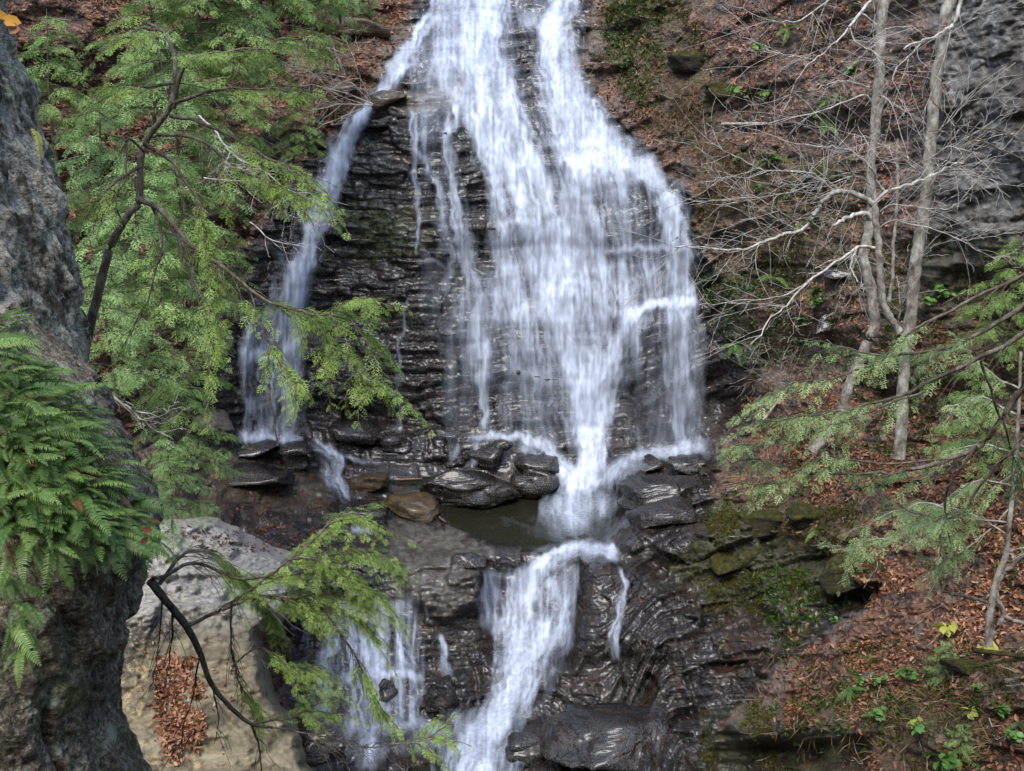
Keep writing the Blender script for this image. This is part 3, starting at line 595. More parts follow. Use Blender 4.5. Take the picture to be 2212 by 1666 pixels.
build_water('lower_cascade', (930, 1150, 1380, 1720), [
    ([(1335, 1198, 18, .85), (1290, 1188, 22, .9), (1240, 1188, 26, .97), (1200, 1202, 28, .97), (1168, 1225, 28, .97), (1145, 1260, 28, .95), (1130, 1320, 30, .9)], k_(streak=.3)),
    ([(1270, 1165, 12, .4), (1290, 1185, 14, .5)], k_(streak=.5)),
    ([(1050, 1235, 16, .75), (1060, 1290, 26, .75), (1070, 1350, 34, .8)], k_(streak=.8)),
    ([(1145, 1225, 40, .35), (1140, 1260, 50, .65), (1140, 1330, 60, .7), (1130, 1380, 60, .8)], k_(streak=.75)),
    ([(1215, 1240, 36, .9), (1215, 1300, 38, .8), (1205, 1350, 40, .8), (1190, 1390, 40, .8)], k_(streak=.7)),
    ([(1110, 1240, 30, .7), (1110, 1310, 34, .75), (1110, 1380, 40, .8)], k_(streak=.7)),
    ([(1140, 1360, 72, .85), (1125, 1420, 60, .95), (1110, 1480, 44, .97), (1085, 1530, 60, .97), (1055, 1575, 84, .98), (1035, 1620, 112, .99), (1025, 1720, 130, .99)], k_(streak=.3, soft=1.3)),
    ([(1180, 1400, 40, .7), (1150, 1470, 34, .6), (1120, 1520, 26, .6)], k_(streak=.6)),
    ([(1030, 1285, 12, .5), (1040, 1350, 12, .55)], k_(streak=.8)),
    ([(1210, 1420, 26, .3), (1190, 1480, 26, .28), (1160, 1540, 22, .2)], k_(streak=.6, soft=1.1)),
    ([(1050, 1560, 60, .6), (1000, 1600, 50, .6), (960, 1640, 40, .5)], k_(streak=.5, soft=1.0)),
    ([(1340, 1225, 9, .7), (1348, 1270, 11, .8), (1340, 1330, 14, .8), (1330, 1380, 18, .75), (1325, 1425, 16, .6)], k_(streak=.85)),
], [([(1175, 1300, 24, .5), (1180, 1345, 22, .5)], .5), ([(1160, 1250, 8, .6), (1195, 1240, 8, .6)], .7)], 'broad white lower cascade pouring from the pool into the gorge',
    veils=[([(1045, 1235), (1100, 1225), (1250, 1215), (1252, 1330), (1215, 1420), (1150, 1540), (1040, 1600), (1060, 1480), (1060, 1380)], .45, .8, 0.0, 9)],
    lift=.15, floors=[(ZL, [(900, 1560), (1200, 1575), (1200, 1800), (860, 1800)]), (ZP, [(1240, 1160), (1345, 1160), (1345, 1185), (1240, 1180)])])
build_water('stepped_cascade', (640, 1230, 1060, 1720), [
    ([(760, 1290, 40, .4), (765, 1360, 50, .8), (770, 1450, 56, .85)], k_(streak=.9)),
    ([(850, 1290, 22, .7), (875, 1360, 32, .85), (890, 1450, 34, .85)], k_(streak=.85)),
    ([(800, 1310, 34, .6), (810, 1400, 46, .85), (810, 1455, 46, .9)], k_(streak=.85)),
    ([(725, 1370, 14, .8), (705, 1440, 16, .85), (684, 1510, 18, .85), (680, 1570, 20, .7)], k_(streak=.7)),
    ([(740, 1470, 12, .6), (790, 1456, 12, .8), (830, 1462, 11, .6), (860, 1452, 11, .8), (910, 1468, 12, .6)], k_(streak=.6)),
    ([(775, 1465, 44, .9), (780, 1510, 44, .85), (790, 1565, 44, .85)], k_(streak=.7)),
    ([(862, 1465, 30, .85), (856, 1510, 28, .8), (845, 1560, 26, .8)], k_(streak=.7)),
    ([(900, 1470, 13, .75), (900, 1520, 16, .7), (895, 1555, 18, .6)], k_(streak=.6)),
    ([(700, 1480, 40, .25), (710, 1550, 44, .25)], k_(streak=.8)),
    ([(820, 1572, 20, .8), (900, 1566, 20, .85), (970, 1580, 20, .8)], k_(streak=.7, soft=1.1)),
    ([(800, 1590, 30, .9), (800, 1625, 34, .9), (780, 1660, 28, .7)], k_(streak=.3, soft=1.1)),
    ([(948, 1370, 10, .9), (958, 1410, 12, .9), (965, 1450, 12, .6), (970, 1475, 8, .3)], k_(streak=.7)),
    ([(915, 1310, 4, .4), (925, 1350, 4, .35)], k_(streak=.6)),
], [([(832, 1480, 12, .8), (838, 1530, 14, .8)], .7)], 'lacy stepped cascade falling over ledges behind the hemlock branch',
    veils=[([(720, 1290), (900, 1290), (915, 1450), (900, 1560), (760, 1580), (670, 1560), (690, 1420)], .62, .85, 0.0, 16), ([(650, 1560), (960, 1560), (980, 1620), (760, 1640)], .45, .5, 0.0, 16)],
    floors=[(ZL, [(730, 1560), (1000, 1560), (1000, 1800), (640, 1800)])])


# ------------------------------------------------------------------ solid things: boulders, shelf, outcrops
import bmesh
def ico(n):
    b = bmesh.new(); bmesh.ops.create_icosphere(b, subdivisions=n, radius=1)
    v = np.array([x.co[:] for x in b.verts]); f = np.array([[w.index for w in x.verts] for x in b.faces]); b.free(); return v, f
ICO = {3: ico(3), 4: ico(4), 5: ico(5)}
NB = [0]
def boulder(u, v, w, h, kind, label, group=None, depth=.8, Y=None, name='boulder', rot=0.0, lod=4, sink=.55):
    NB[0] += 1; sd = NB[0] * 13
    Yc = float(TY(u, v + h * .25)) if Y is None else Y
    s = Yc / FPX; wx, hz = w * s / 2, h * s / 2; wy = min(wx, 1.1) * depth
    V0, F0 = ICO[lod]; p = np.sign(V0) * np.abs(V0) ** (.62 if w < 150 else .5)
    n = fbm(V0[:, 0] * 1.3 + sd, V0[:, 1] * 1.3, V0[:, 2] * 1.3, 4, sd)
    p = p * (1 + .30 * n)[:, None]
    rr = np.random.default_rng(sd)
    for _ in range(11):                                   # broken faces
        nn = rr.normal(0, 1, 3); nn[2] *= .8; nn /= np.linalg.norm(nn); hh = rr.uniform(.62, .95)
        e_ = np.maximum(p @ nn - hh, 0); p = p - nn * e_[:, None] * .93
    q = p * np.array([wx, wy, hz])
    st = strata(q[:, 0] * 1.2 + sd, q[:, 1], q[:, 2] * 1.2, .12) * .75 * min(1, hz * 2.4)
    nrm = V0 / np.linalg.norm(V0, axis=1)[:, None]
    q = q + nrm * np.array([1, 1, .3]) * st[:, None] + nrm * (.03 * fbm(q[:, 0] * 6, q[:, 1] * 6, q[:, 2] * 9, 3, sd))[:, None]
    c, s_ = math.cos(rot), math.sin(rot)
    q = np.stack([q[:, 0] * c - q[:, 2] * s_, q[:, 1], q[:, 0] * s_ + q[:, 2] * c], 1)
    o = obj(name, mesh_np(name, q, F0), R[kind], label=label, cat='boulder' if name == 'boulder' else 'rock', group=group)
    ctr = P(np.float64(u), np.float64(v), np.float64(Yc - wy * (1 - 2 * sink) * .5)); o.location = tuple(ctr); return o
G1 = 'boulders around the pools'
boulder(1010, 1056, 225, 88, 'wet', 'long black layered slab standing at the back edge of the green pool', G1, .55, rot=-.03, lod=5)
boulder(1168, 1042, 112, 76, 'wet', 'lumpy black boulder between the long slab and the white plunge', G1, .8)
boulder(1048, 985, 92, 48, 'wet', 'veiled boulder with thin water running down both of its sides', G1, .9)
boulder(975, 985, 60, 60, 'wet', 'upright veiled rock at the edge of the shallow brown pool', G1, .7)
boulder(1130, 968, 64, 26, 'wet', 'small flat boulder under the white rim of the fanning water', G1, .7)
boulder(1170, 1002, 118, 44, 'wet', 'broad veiled boulder just above the lumpy black one', G1, .8)
boulder(1080, 958, 56, 26, 'wet', 'small rounded rock where the bright thin strand of the main fall lands', G1, .7)
boulder(1350, 978, 70, 24, 'wet', 'low veiled rock beside the plunge under the dark recess', G1, .7)
boulder(1395, 1005, 100, 30, 'wet', 'sloping veiled rock with white water sliding over it to the plunge', G1, .8, rot=.3)
boulder(770, 938, 112, 56, 'wet', 'dark rounded boulder between the two falls at the cliff foot', G1, .8, rot=-.05)
boulder(845, 955, 80, 60, 'wet', 'black knobbly rock where the thin thread of water lands', G1, .6)
boulder(1487, 1003, 88, 42, 'wet', 'smooth grey-brown dome of rock on the ledge by the bank', G1, .9)
boulder(1425, 1062, 190, 62, 'wet', 'large layered black outcrop overhanging the plunge from the bank', G1, .7, rot=.15, lod=5)
boulder(1420, 1110, 160, 56, 'wet', 'thin bedded dark rock beneath the overhanging outcrop', G1, .7, rot=.2)
boulder(452, 908, 145, 52, 'grey', 'tilted grey-brown slab lying against the foot of the narrow fall', G1, .6, rot=-.62)
boulder(545, 972, 110, 32, 'wet', 'flat black ledge stone under the foam of the narrow fall', G1, .8)
boulder(640, 990, 90, 70, 'wet', 'squarish dark block beside the lacy chute', G1, .8)
boulder(632, 940, 60, 14, 'wet', 'thin dark slab lying in the foam of the narrow fall', G1, .8)
boulder(893, 1094, 118, 56, 'amber', 'rounded amber-brown boulder beside the green pool', G1, .8, rot=-.2)
boulder(795, 1040, 90, 40, 'amber', 'golden brown wet hump next to the lacy chute', G1, .8)
boulder(780, 1105, 120, 40, 'wet', 'dark ledge stone before the amber-brown boulder', G1, .8)
boulder(540, 1030, 200, 50, 'wet', 'broad wet brown ledge covered with scattered leaves', G1, .6)
boulder(950, 1505, 76, 100, 'wet', 'black boulder standing between the two lower cascades', G1, .9)
boulder(835, 1500, 40, 78, 'wet', 'small purple-brown rock splitting the stepped cascade', G1, .7)
boulder(1128, 1625, 90, 80, 'wet', 'half drowned boulder beside the foot of the broad cascade', G1, .8, Y=16.9)
boulder(1225, 1168, 46, 14, 'wet', 'small wet stone on the lip of the pool', G1, .8)
boulder(1268, 1164, 40, 20, 'wet', 'knobby dark stone where the pool spills over', G1, .8)
boulder(1090, 1215, 60, 26, 'wet', 'dark stone under the pool lip with drips on both sides', G1, .8)
boulder(1010, 1210, 90, 26, 'wet', 'long dark ledge stone below the pale shelf of the pool', G1, .6)
boulder(1320, 1600, 300, 120, 'wet', 'great black water-polished rock in the gorge below the bank', G1, .8, lod=5, rot=.1)
boulder(700, 1600, 120, 110, 'wet', 'dark shadowed rock at the foot of the tan shelf', G1, .7, Y=15.6)
G2 = 'mossy rocks on the leafy bank'
boulder(1650, 1128, 120, 66, 'moss', 'mossy rock hanging over a dark hollow on the bank', G2, .8, rot=.05, sink=.9)
boulder(1745, 1118, 100, 62, 'moss', 'bright olive moss cushion on a rock beside the little fern', G2, .7, sink=.85)
boulder(1842, 1238, 140, 84, 'moss', 'biggest moss covered rock, bulging out of the brown leaves', G2, .7, rot=.25, lod=5, sink=.85)
boulder(1590, 1210, 130, 50, 'moss', 'thin bedded mossy rock over the black layered wall', G2, .7, rot=.3, sink=.85)
boulder(2100, 1440, 150, 40, 'moss', 'moss covered root-like rock behind the yellow seedling', G2, .5, rot=-.1, sink=.85)
boulder(1880, 1462, 50, 22, 'grey', 'small grey stone among the herbs on the leaf slope', G2, .7)
boulder(1790, 700, 70, 46, 'wet', 'dark brown stone bedded in leaves below the pale limb', G2, .7)
boulder(1820, 590, 90, 26, 'wet', 'flat stone ledge between two leafy roots', G2, .7)
G3 = 'rocks high on the slopes'
boulder(1500, 140, 110, 56, 'moss', 'rounded grey rock with a yellow streak beside the top of the fall', G3, .7, sink=.85)
boulder(1560, 200, 90, 40, 'moss', 'low mossy rock above the flat weathered log', G3, .7, sink=.85)
boulder(1790, 370, 110, 40, 'moss', 'mossy rock shelf behind the pale curving branch', G3, .7, sink=.85)
boulder(770, 60, 150, 40, 'amber', 'tan leaf strewn slab beside the top of the fall', G3, .6, rot=-.1)
boulder(740, 190, 90, 22, 'amber', 'flat ochre rock beside the narrow fall', G3, .6)
boulder(830, 215, 90, 40, 'amber', 'mossy golden rock between the narrow fall and the main fall', G3, .6, rot=.4)

# dry tan shelf beyond the ferny outcrop
su, sv = np.meshgrid(np.arange(180, 760, 3.3), np.arange(1085, 1780, 3.3))
SH = [(150, 1128), (330, 1128), (470, 1120), (530, 1160), (620, 1200), (640, 1270), (610, 1330), (560, 1370), (560, 1420), (590, 1500), (640, 1590), (680, 1690), (760, 1900), (100, 1900)]
jx, jy = 12 * fbm(su / 40, sv / 30, 0, 3, 221), 12 * fbm(su / 40, sv / 30, 0, 3, 222)
rim = inpoly(su + jx, sv + jy, SH, 22)
sY = np.interp(sv, [1085, 1120, 1180, 1185, 1235, 1242, 1300, 1310, 1350, 1500, 1600, 1780], [19.2, 18.3, 17.4, 17.2, 16.4, 16.2, 15.4, 15.0, 14.7, 13.6, 12.8, 11.4]) + (su - 300) * .0022
sY = sY + .18 * fbm(su / 90, sv / 60, 0, 4, 201) - .5 * inpoly(su, sv, [(330, 1400), (450, 1400), (480, 1500), (440, 1640), (370, 1640), (330, 1540)], 40) * -.25
SQ = P(su, sv, sY)
sw = (sv - .15 * su) + 10 * fbm(su / 60, sv / 40, 0, 3, 203)
sY = sY + .07 * (np.abs(((sw / 27) % 1) - .5) - .25) * (sv < 1360) - (1.3 * (1 - sst(1300, 1400, sv)) + .30) * strata(SQ[..., 0], SQ[..., 1], SQ[..., 2], .06) + .22 * inpoly(su, sv, [(330, 1246), (560, 1240), (640, 1262), (560, 1268), (330, 1262)], 5) + .15 * inpoly(su, sv, [(330, 1186), (450, 1180), (460, 1192), (330, 1196)], 4)  + .03 * vn(su / 12, sv / 6, 0, 204) + .025 * fbm(su / 9, sv / 5, 0, 3, 207)
ST = TY(su, sv) + .35
sY = np.where(rim > .999, sY, sY * sst(0, 1, rim) ** .6 + (ST + .6) * (1 - sst(0, 1, rim) ** .6))
sY = np.minimum(sY, ST + .6)
SP = P(su, sv, sY); si = np.arange(su.size).reshape(su.shape)
sf = np.stack([si[:-1, :-1], si[1:, :-1], si[1:, 1:], si[:-1, 1:]], -1).reshape(-1, 4); sf = sf[rim.ravel()[sf].max(1) > .01]
gmask = inpoly(su + 12 * vn(su / 20, sv / 15, 0, 5), sv, [(100, 1060), (760, 1060), (700, 1330), (520, 1345), (340, 1350), (100, 1400)], 60)
ymask = np.maximum(inpoly(su, sv, [(260, 1380), (330, 1380), (320, 1480), (300, 1560), (250, 1500)], 20), inpoly(su, sv, [(310, 1640), (430, 1630), (440, 1700), (300, 1720)], 12))
kmask = inpoly(su, sv, [(280, 1340), (430, 1320), (420, 1370), (330, 1400), (260, 1480), (240, 1420)], 24)
used, inv = np.unique(sf.ravel(), return_inverse=True)
za = np.stack([gmask, ymask, kmask], -1).reshape(-1, 3)
obj('rock_shelf', mesh_np('rock_shelf', SP.reshape(-1, 3)[used], inv.reshape(sf.shape), {'zone': za[used]}), R['slab'], kind='structure', label='dry tan and pale grey rock shelf beside the lower cascades')
def SY(u, v): return bil(sY, su[0], sv[:, 0], u, v)

def outcrop(name, rows, kind, label, seed, depth=1.5, ul=-420, amp=.10, na=290, nr=320):
    rows = np.array(rows, float); vv = np.linspace(rows[0, 0], rows[-1, 0], nr)
    ur = np.interp(vv, rows[:, 0], rows[:, 1]); Yr = np.interp(vv, rows[:, 0], rows[:, 2])
    ur = blur(ur[:, None], 2, 0)[:, 0]
    # dense on the side that shows
    th = np.concatenate([np.linspace(-1.75, .5, na - 30), np.linspace(.55, 2 * math.pi - 1.80, 30)])
    R_ = P(ur, vv, Yr); L_ = P(ul + 0 * ur, vv, Yr)
    rx = (R_[:, 0] - L_[:, 0]) / 2; xc = (R_[:, 0] + L_[:, 0]) / 2
    ct, st = np.cos(th), np.sin(th)
    ex = np.sign(ct) * np.abs(ct) ** .8; ey = np.sign(st) * np.abs(st) ** .8
    X = xc[:, None] + rx[:, None] * ex; Yy = Yr[:, None] + depth * ey; Zz = np.repeat(R_[:, 2][:, None], len(th), 1)
    nx, ny = ct * .9, st
    n = amp * (fbm(X * 1.6, Yy * 1.6, Zz * 1.2, 4, seed) + .5 * np.abs(fbm(X * 5, Yy * 5, Zz * 3.4, 4, seed + 9))) + .040 * np.abs(fbm(X * 9, Yy * 9, Zz * 7, 3, seed + 24)) + .022 * fbm(X * 20, Yy * 20, Zz * 16, 4, seed + 20)
    g = fbm(X * 2.2 + .5 * Zz, Yy * 2, Zz * .7, 3, seed + 31)                       # long cracks running down
    n = n + amp * 2.4 * strata(Zz * .8 + Yy, X * .6, X * 1.1 + Zz * .42 + .4 * Yy, .0)
    n = n - .55 * amp * np.exp(-(g / .06) ** 2)
    X, Yy = X + nx * n, Yy + ny * n
    Vv = np.stack([X, Yy, Zz], -1); m_ = len(th)
    i = np.arange(nr * m_).reshape(nr, m_); i2 = np.roll(i, -1, 1)
    Fq = np.stack([i[:-1], i[1:], i2[1:], i2[:-1]], -1).reshape(-1, 4)
    o = obj(name, mesh_np(name, Vv.reshape(-1, 3), Fq), R[kind], label=label, cat='rock outcrop'); return o
outcrop('rock_outcrop', [(-400, -132, 6.4), (-60, -67, 6.3), (130, -54, 6.2), (165, -27, 6.2), (250, -15, 6.15), (350, 11, 6.1), (450, 31, 6.05), (520, 41, 6.0), (600, 63, 5.95), (700, 89, 5.9), (800, 128, 5.85), (900, 143, 5.8), (1300, 158, 5.6)],
        'cliff', 'tall grey cracked rock outcrop rising above the ferns', 301, 1.0, amp=.17)
outcrop('rock_outcrop', [(690, -30, 5.25), (720, 0, 5.22), (760, 40, 5.2), (800, 80, 5.15), (900, 170, 5.05), (1000, 232, 4.98), (1090, 285, 4.9), (1130, 306, 4.86), (1200, 306, 4.82), (1255, 282, 4.8), (1300, 288, 4.78), (1335, 282, 4.75), (1400, 250, 4.7),
        (1450, 236, 4.68), (1500, 224, 4.65), (1560, 222, 4.6), (1620, 242, 4.58), (1800, 300, 4.5)], 'lichen', 'dark lichen-spotted rock outcrop beneath the bank of ferns', 401, .8, amp=.09)

# ------------------------------------------------------------------ plant building blocks
def smooth_line(pts, n=6):
    p = np.array(pts, float); q = np.concatenate([[2 * p[0] - p[1]], p, [2 * p[-1] - p[-2]]]); out = []
    for i in range(1, len(q) - 2):
        for t in np.linspace(0, 1, n, endpoint=False):
            a, b, c, d_ = q[i - 1], q[i], q[i + 1], q[i + 2]
            out.append(.5 * ((2 * b) + (-a + c) * t + (2 * a - 5 * b + 4 * c - d_) * t * t + (-a + 3 * b - 3 * c + d_) * t ** 3))
    out.append(p[-1]); return np.array(out)
def line3(pts, Ya, Yb=None, n=6, wob=.0):
    s = smooth_line(pts, n); Yb = Ya if Yb is None else Yb
    Yl = np.linspace(Ya, Yb, len(s)); w = P(s[:, 0], s[:, 1], Yl)
    if wob: w = w + wob * np.stack([vn(np.arange(len(s)) * .7, k * 5.0, float(pts[0][0])) for k in range(3)], 1) * np.linspace(.2, 1, len(s))[:, None]
    return w
def tube(p, r0, r1, sides=6, bump=0.0):
    """vertices and quads of a tapering limb along the points p"""
    n = len(p); tan = np.gradient(p, axis=0); tan /= np.linalg.norm(tan, axis=1)[:, None] + 1e-9
    ref = np.where(np.abs(tan[:, 2:3]) < .9, [[0, 0, 1.0]], [[1.0, 0, 0]])
    a = np.cross(tan, ref); a /= np.linalg.norm(a, axis=1)[:, None] + 1e-9; b = np.cross(tan, a)
    r = np.linspace(0, 1, n); r = (r0 * (1 - r) + r1 * r)[:, None, None]
    th = np.linspace(0, 2 * math.pi, sides, endpoint=False)
    if bump: r = r * (1 + bump * vn(np.arange(n)[:, None] * .8, th[None, :] * 1.1, float(r0 * 999))[..., None])
    V_ = p[:, None, :] + r * (np.cos(th)[None, :, None] * a[:, None, :] + np.sin(th)[None, :, None] * b[:, None, :])
    i = np.arange(n * sides).reshape(n, sides); i2 = np.roll(i, -1, 1)
    return V_.reshape(-1, 3), np.stack([i[:-1], i2[:-1], i2[1:], i[1:]], -1).reshape(-1, 4)
class Bag:
    def __init__(s): s.V, s.F, s.T, s.n = [], [], [], 0
    def add(s, V_, F_, tint=.5):
        s.V.append(V_); s.F.append(F_ + s.n); s.T.append(np.broadcast_to(np.asarray(tint, float), (len(V_),)).copy()); s.n += len(V_)
    def stamp(s, tV, tF, Ms, Ps, tints, tv=None):
        N = len(Ps)
        if not N: return
        Vv = np.einsum('nij,vj->nvi', Ms, tV) + Ps[:, None, :]
        Ff = (tF[None] + (np.arange(N) * len(tV))[:, None, None]).reshape(-1, tF.shape[1])
        t = np.repeat(tints[:, None], len(tV), 1) + (0 if tv is None else tv[None])
        s.V.append(Vv.reshape(-1, 3)); s.F.append(Ff + s.n); s.T.append(np.clip(t, 0, 1).ravel()); s.n += N * len(tV)
    def mesh(s, name, smooth=False, origin=None):
        V_ = np.concatenate(s.V)
        if origin is not None: V_ = V_ - np.asarray(origin)
        return mesh_np(name, V_, np.concatenate(s.F), {'tint': np.concatenate(s.T)}, smooth)
def frames(d, up, roll=0.0):
    """rotation matrices with x along d and z near up"""
    d = d / (np.linalg.norm(d, axis=1)[:, None] + 1e-9); y = np.cross(up, d); y /= np.linalg.norm(y, axis=1)[:, None] + 1e-9; z = np.cross(d, y)
    if np.ndim(roll) or roll:
        c, s_ = np.cos(roll)[:, None], np.sin(roll)[:, None]; y, z = y * c + z * s_, z * c - y * s_
    return np.stack([d, y, z], -1)
def blade(a, b, w, nrm=(0, 0, 1)):
    a, b = np.array(a, float), np.array(b, float); d_ = b - a; L = np.linalg.norm(d_) + 1e-9; sd = np.cross(nrm, d_ / L)
    m_ = a + d_ * .45
    return np.array([a, m_ + sd * w, b, m_ - sd * w])
def spray_template(seed, dense=True):
    """a flat hemlock spray of unit length: twiglets with small needles"""
    r = random.Random(seed); Vs, tv = [], []
    Vs.append(blade((0, 0, 0), (1, 0, -.12), .012)); tv.append([-.25] * 4)
    x = .06; sgn = 1
    while x < .97:
        L = (.46 * (1 - x) ** .75 + .10) * r.uniform(.7, 1.15); a = math.radians(r.uniform(42, 60)) * sgn; z0 = -.12 * x * x
        dx, dy = math.cos(a), math.sin(a); p0 = (x, 0, z0); p1 = (x + dx * L, dy * L, z0 - .22 * L * L * 2 + r.uniform(-.03, .03))
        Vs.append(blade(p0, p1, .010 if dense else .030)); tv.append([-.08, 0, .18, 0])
        k = max(2, int(L / (.050 if dense else .12)))
        for j in range(1, k + 1):
            t = j / (k + .4); q = [p0[i] + (p1[i] - p0[i]) * t for i in range(3)]
            for s2 in ((1, -1) if dense else ((1,) if j % 2 else (-1,))):
                l2 = (.125 if dense else .17) * (1.1 - t * .5) * r.uniform(.7, 1.2); a2 = a + s2 * math.radians(r.uniform(38, 58))
                e = (q[0] + math.cos(a2) * l2, q[1] + math.sin(a2) * l2, q[2] - r.uniform(-.01, .05))
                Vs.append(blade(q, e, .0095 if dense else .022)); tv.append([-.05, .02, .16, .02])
        x += r.uniform(.055, .085) if dense else r.uniform(.09, .13); sgn = -sgn
    V_ = np.concatenate(Vs); F_ = np.arange(len(V_)).reshape(-1, 4)
    return V_, F_, np.array(tv, float).ravel()
SPN = [spray_template(i) for i in range(4)]; SPF = [spray_template(20 + i, False) for i in range(4)]
def sprays_along(bag, p, size, step, tpl, tint, droop=.35, start=.25, spread=1.0, wood=None, r_=None, updir=(0, 0, 1)):
    """branchlets standing off both sides of a limb, each ending in sprays"""
    r_ = r_ or rng; seg = np.linalg.norm(np.diff(p, axis=0), axis=1); arc = np.concatenate([[0], np.cumsum(seg)]); L = arc[-1]
    t = np.arange(start * L, L, step); t = t + r_.uniform(-.4, .4, len(t)) * step; t = np.clip(t, 0, L * .999); N = len(t)
    if N == 0: return
    c = np.stack([np.interp(t, arc, p[:, k]) for k in range(3)], 1)
    e = np.stack([np.interp(np.minimum(t + .05 * L, L), arc, p[:, k]) - np.interp(np.maximum(t - .05 * L, 0), arc, p[:, k]) for k in range(3)], 1)
    e /= np.linalg.norm(e, axis=1)[:, None] + 1e-9
    sd = np.cross(np.tile([0, 0, 1.0], (N, 1)), e); sd /= np.linalg.norm(sd, axis=1)[:, None] + 1e-9
    sg = np.where(np.arange(N) % 2 == 0, 1.0, -1.0)[:, None]; an = np.radians(r_.uniform(15, 75, N) * spread)[:, None]
    dr = e * np.cos(an) + sd * sg * np.sin(an); dr[:, 2] -= droop * r_.uniform(.1, 1.4, N)
    sz = size * r_.uniform(.55, 1.25, N) * (1.1 - .5 * (t / L))
    up = np.tile(np.array(updir, float), (N, 1)) + r_.normal(0, .38, (N, 3))
    Mx = frames(dr, up) * sz[:, None, None]; ti = tint + r_.normal(0, .13, N); ks = r_.integers(0, len(tpl), N)
    for k in range(len(tpl)):
        m_ = ks == k; bag.stamp(tpl[k][0], tpl[k][1], Mx[m_], c[m_], ti[m_], tpl[k][2])

HEM_NEAR = leafy_material('hemlock_needles_light', (.035, .060, .013), (.18, .28, .050), (.46, .62, .16), .45, .35)
HEM_FAR = leafy_material('hemlock_needles', (.026, .060, .018), (.135, .25, .075), (.38, .55, .20), .45, .35)
HEM_BLUE = leafy_material('hemlock_needles_blue', (.028, .054, .020), (.145, .225, .085), (.42, .54, .22), .45, .3)
BARK = bark_material('dark_bark', (.028, .021, .015), (.085, .066, .048), (.20, .18, .15), 18)
PALE = bark_material('pale_bark', (.15, .13, .115), (.37, .345, .315), (.60, .58, .55), 10, .8)
LICHB = bark_material('lichened_bark', (.07, .055, .042), (.24, .215, .18), (.44, .44, .40), 9, .6)

def tree_from_limbs(name, label, cat, base, trunk, limbs, wood, leaf, tpl, size, step, tint, group=None, twigs=True, many=1.0, tl=.35):
    """trunk = (polyline, r0, r1); limbs = [(polyline, r0, r1, leafy start or None)]"""
    root = empty(name, base, label, cat, group); b = np.array(base, float)
    if trunk is not None:
        bg = Bag(); bg.add(*tube(trunk[0] - b, trunk[1], trunk[2], 10, .12)); t = obj('trunk', bg.mesh('trunk', True), wood); t.parent = root
    for (p, r0, r1, st) in limbs:
        bg = Bag(); bg.add(*tube(p - b, r0, r1, 6, .1)); fb = Bag()
        if twigs:                                                     # side twigs
            n = max(2, int(len(p) * (many if st is not None else .5)))
            for k in range(n):
                i = rng.integers(len(p) // 6, len(p) - 2); e = p[min(i + 2, len(p) - 1)] - p[i]; e /= np.linalg.norm(e) + 1e-9
                sd = np.cross([0, 0, 1], e) * rng.choice([-1, 1]); L = rng.uniform(.4, 1.1) * tl
                tt = np.linspace(0, 1, 6)[:, None]; dr = e * rng.uniform(.4, 1) + sd * rng.uniform(.3, .9)
                q = p[i] + dr * L * tt + np.array([0, 0, -1]) * (L * .5 * tt ** 2) * rng.uniform(.1, 1.3) + rng.normal(0, .008, (6, 3)) * tt
                bg.add(*tube(q - b, max(r1 * .9, .0025), .0015, 4))
                if st is not None and i / len(p) > st * .8: sprays_along(fb, q - b, size * .85, step, tpl, tint, start=.1)
        br = obj('branch', bg.mesh('branch', True), wood); br.parent = root
        if st is not None:
            sprays_along(fb, p - b, size, step, tpl, tint, start=st)
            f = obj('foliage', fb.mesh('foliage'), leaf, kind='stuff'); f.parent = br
    return root

# ---- hemlocks on the slope: three grown once, then copied
def grow_hemlock(seed, label, H=2.6, n_l=27, leaf=HEM_FAR):
    r_ = np.random.default_rng(seed); root = empty('hemlock_tree', (0, 0, 0), label, 'hemlock', 'hemlocks growing on the slope')
    tp = np.stack([.10 * np.sin(np.linspace(0, 3, 9) + seed), .08 * np.cos(np.linspace(0, 2.6, 9) + seed), np.linspace(0, H, 9)], 1); tp[:, :2] -= tp[0, :2]
    bg = Bag(); bg.add(*tube(tp, .035, .006, 7, .1)); wood = Bag(); fb = Bag()
    for k in range(n_l):
        h = (k + r_.uniform(0, 1)) / n_l; z = .12 * H + .86 * H * h; az = k * 2.4 + r_.uniform(-.4, .4)
        L = (1.30 * (1 - h) ** .7 + .22) * r_.uniform(.6, 1.15)
        c = np.array([np.interp(z, tp[:, 2], tp[:, 0]), np.interp(z, tp[:, 2], tp[:, 1]), z]); tt = np.linspace(0, 1, 7)[:, None]
        d_ = np.array([math.cos(az), math.sin(az), 0]); q = c + d_ * L * tt + np.array([0, 0, 1]) * L * (.12 * tt - .42 * tt ** 2) + r_.normal(0, .02, (7, 3)) * tt
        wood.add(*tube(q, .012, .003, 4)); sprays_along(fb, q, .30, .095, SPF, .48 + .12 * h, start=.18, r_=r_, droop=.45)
        for j in (2, 3, 4):
            for sg in (-1, 1):
                sd = np.cross([0, 0, 1], d_) * sg; L2 = L * .34 * r_.uniform(.6, 1.2); q2 = q[j] + (d_ * .7 + sd * .7) * L2 * tt - np.array([0, 0, 1]) * L2 * .5 * tt ** 2
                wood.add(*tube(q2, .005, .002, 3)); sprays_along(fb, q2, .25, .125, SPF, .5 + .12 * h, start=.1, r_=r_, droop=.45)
    t = obj('trunk', bg.mesh('trunk', True), BARK); t.parent = root
    w = obj('branches', wood.mesh('branches', True), BARK, kind='stuff'); w.parent = root
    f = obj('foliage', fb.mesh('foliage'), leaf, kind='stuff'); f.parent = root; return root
HEM_PALE = leafy_material('hemlock_needles_pale', (.038, .076, .018), (.18, .295, .075), (.44, .60, .20), .45, .38)
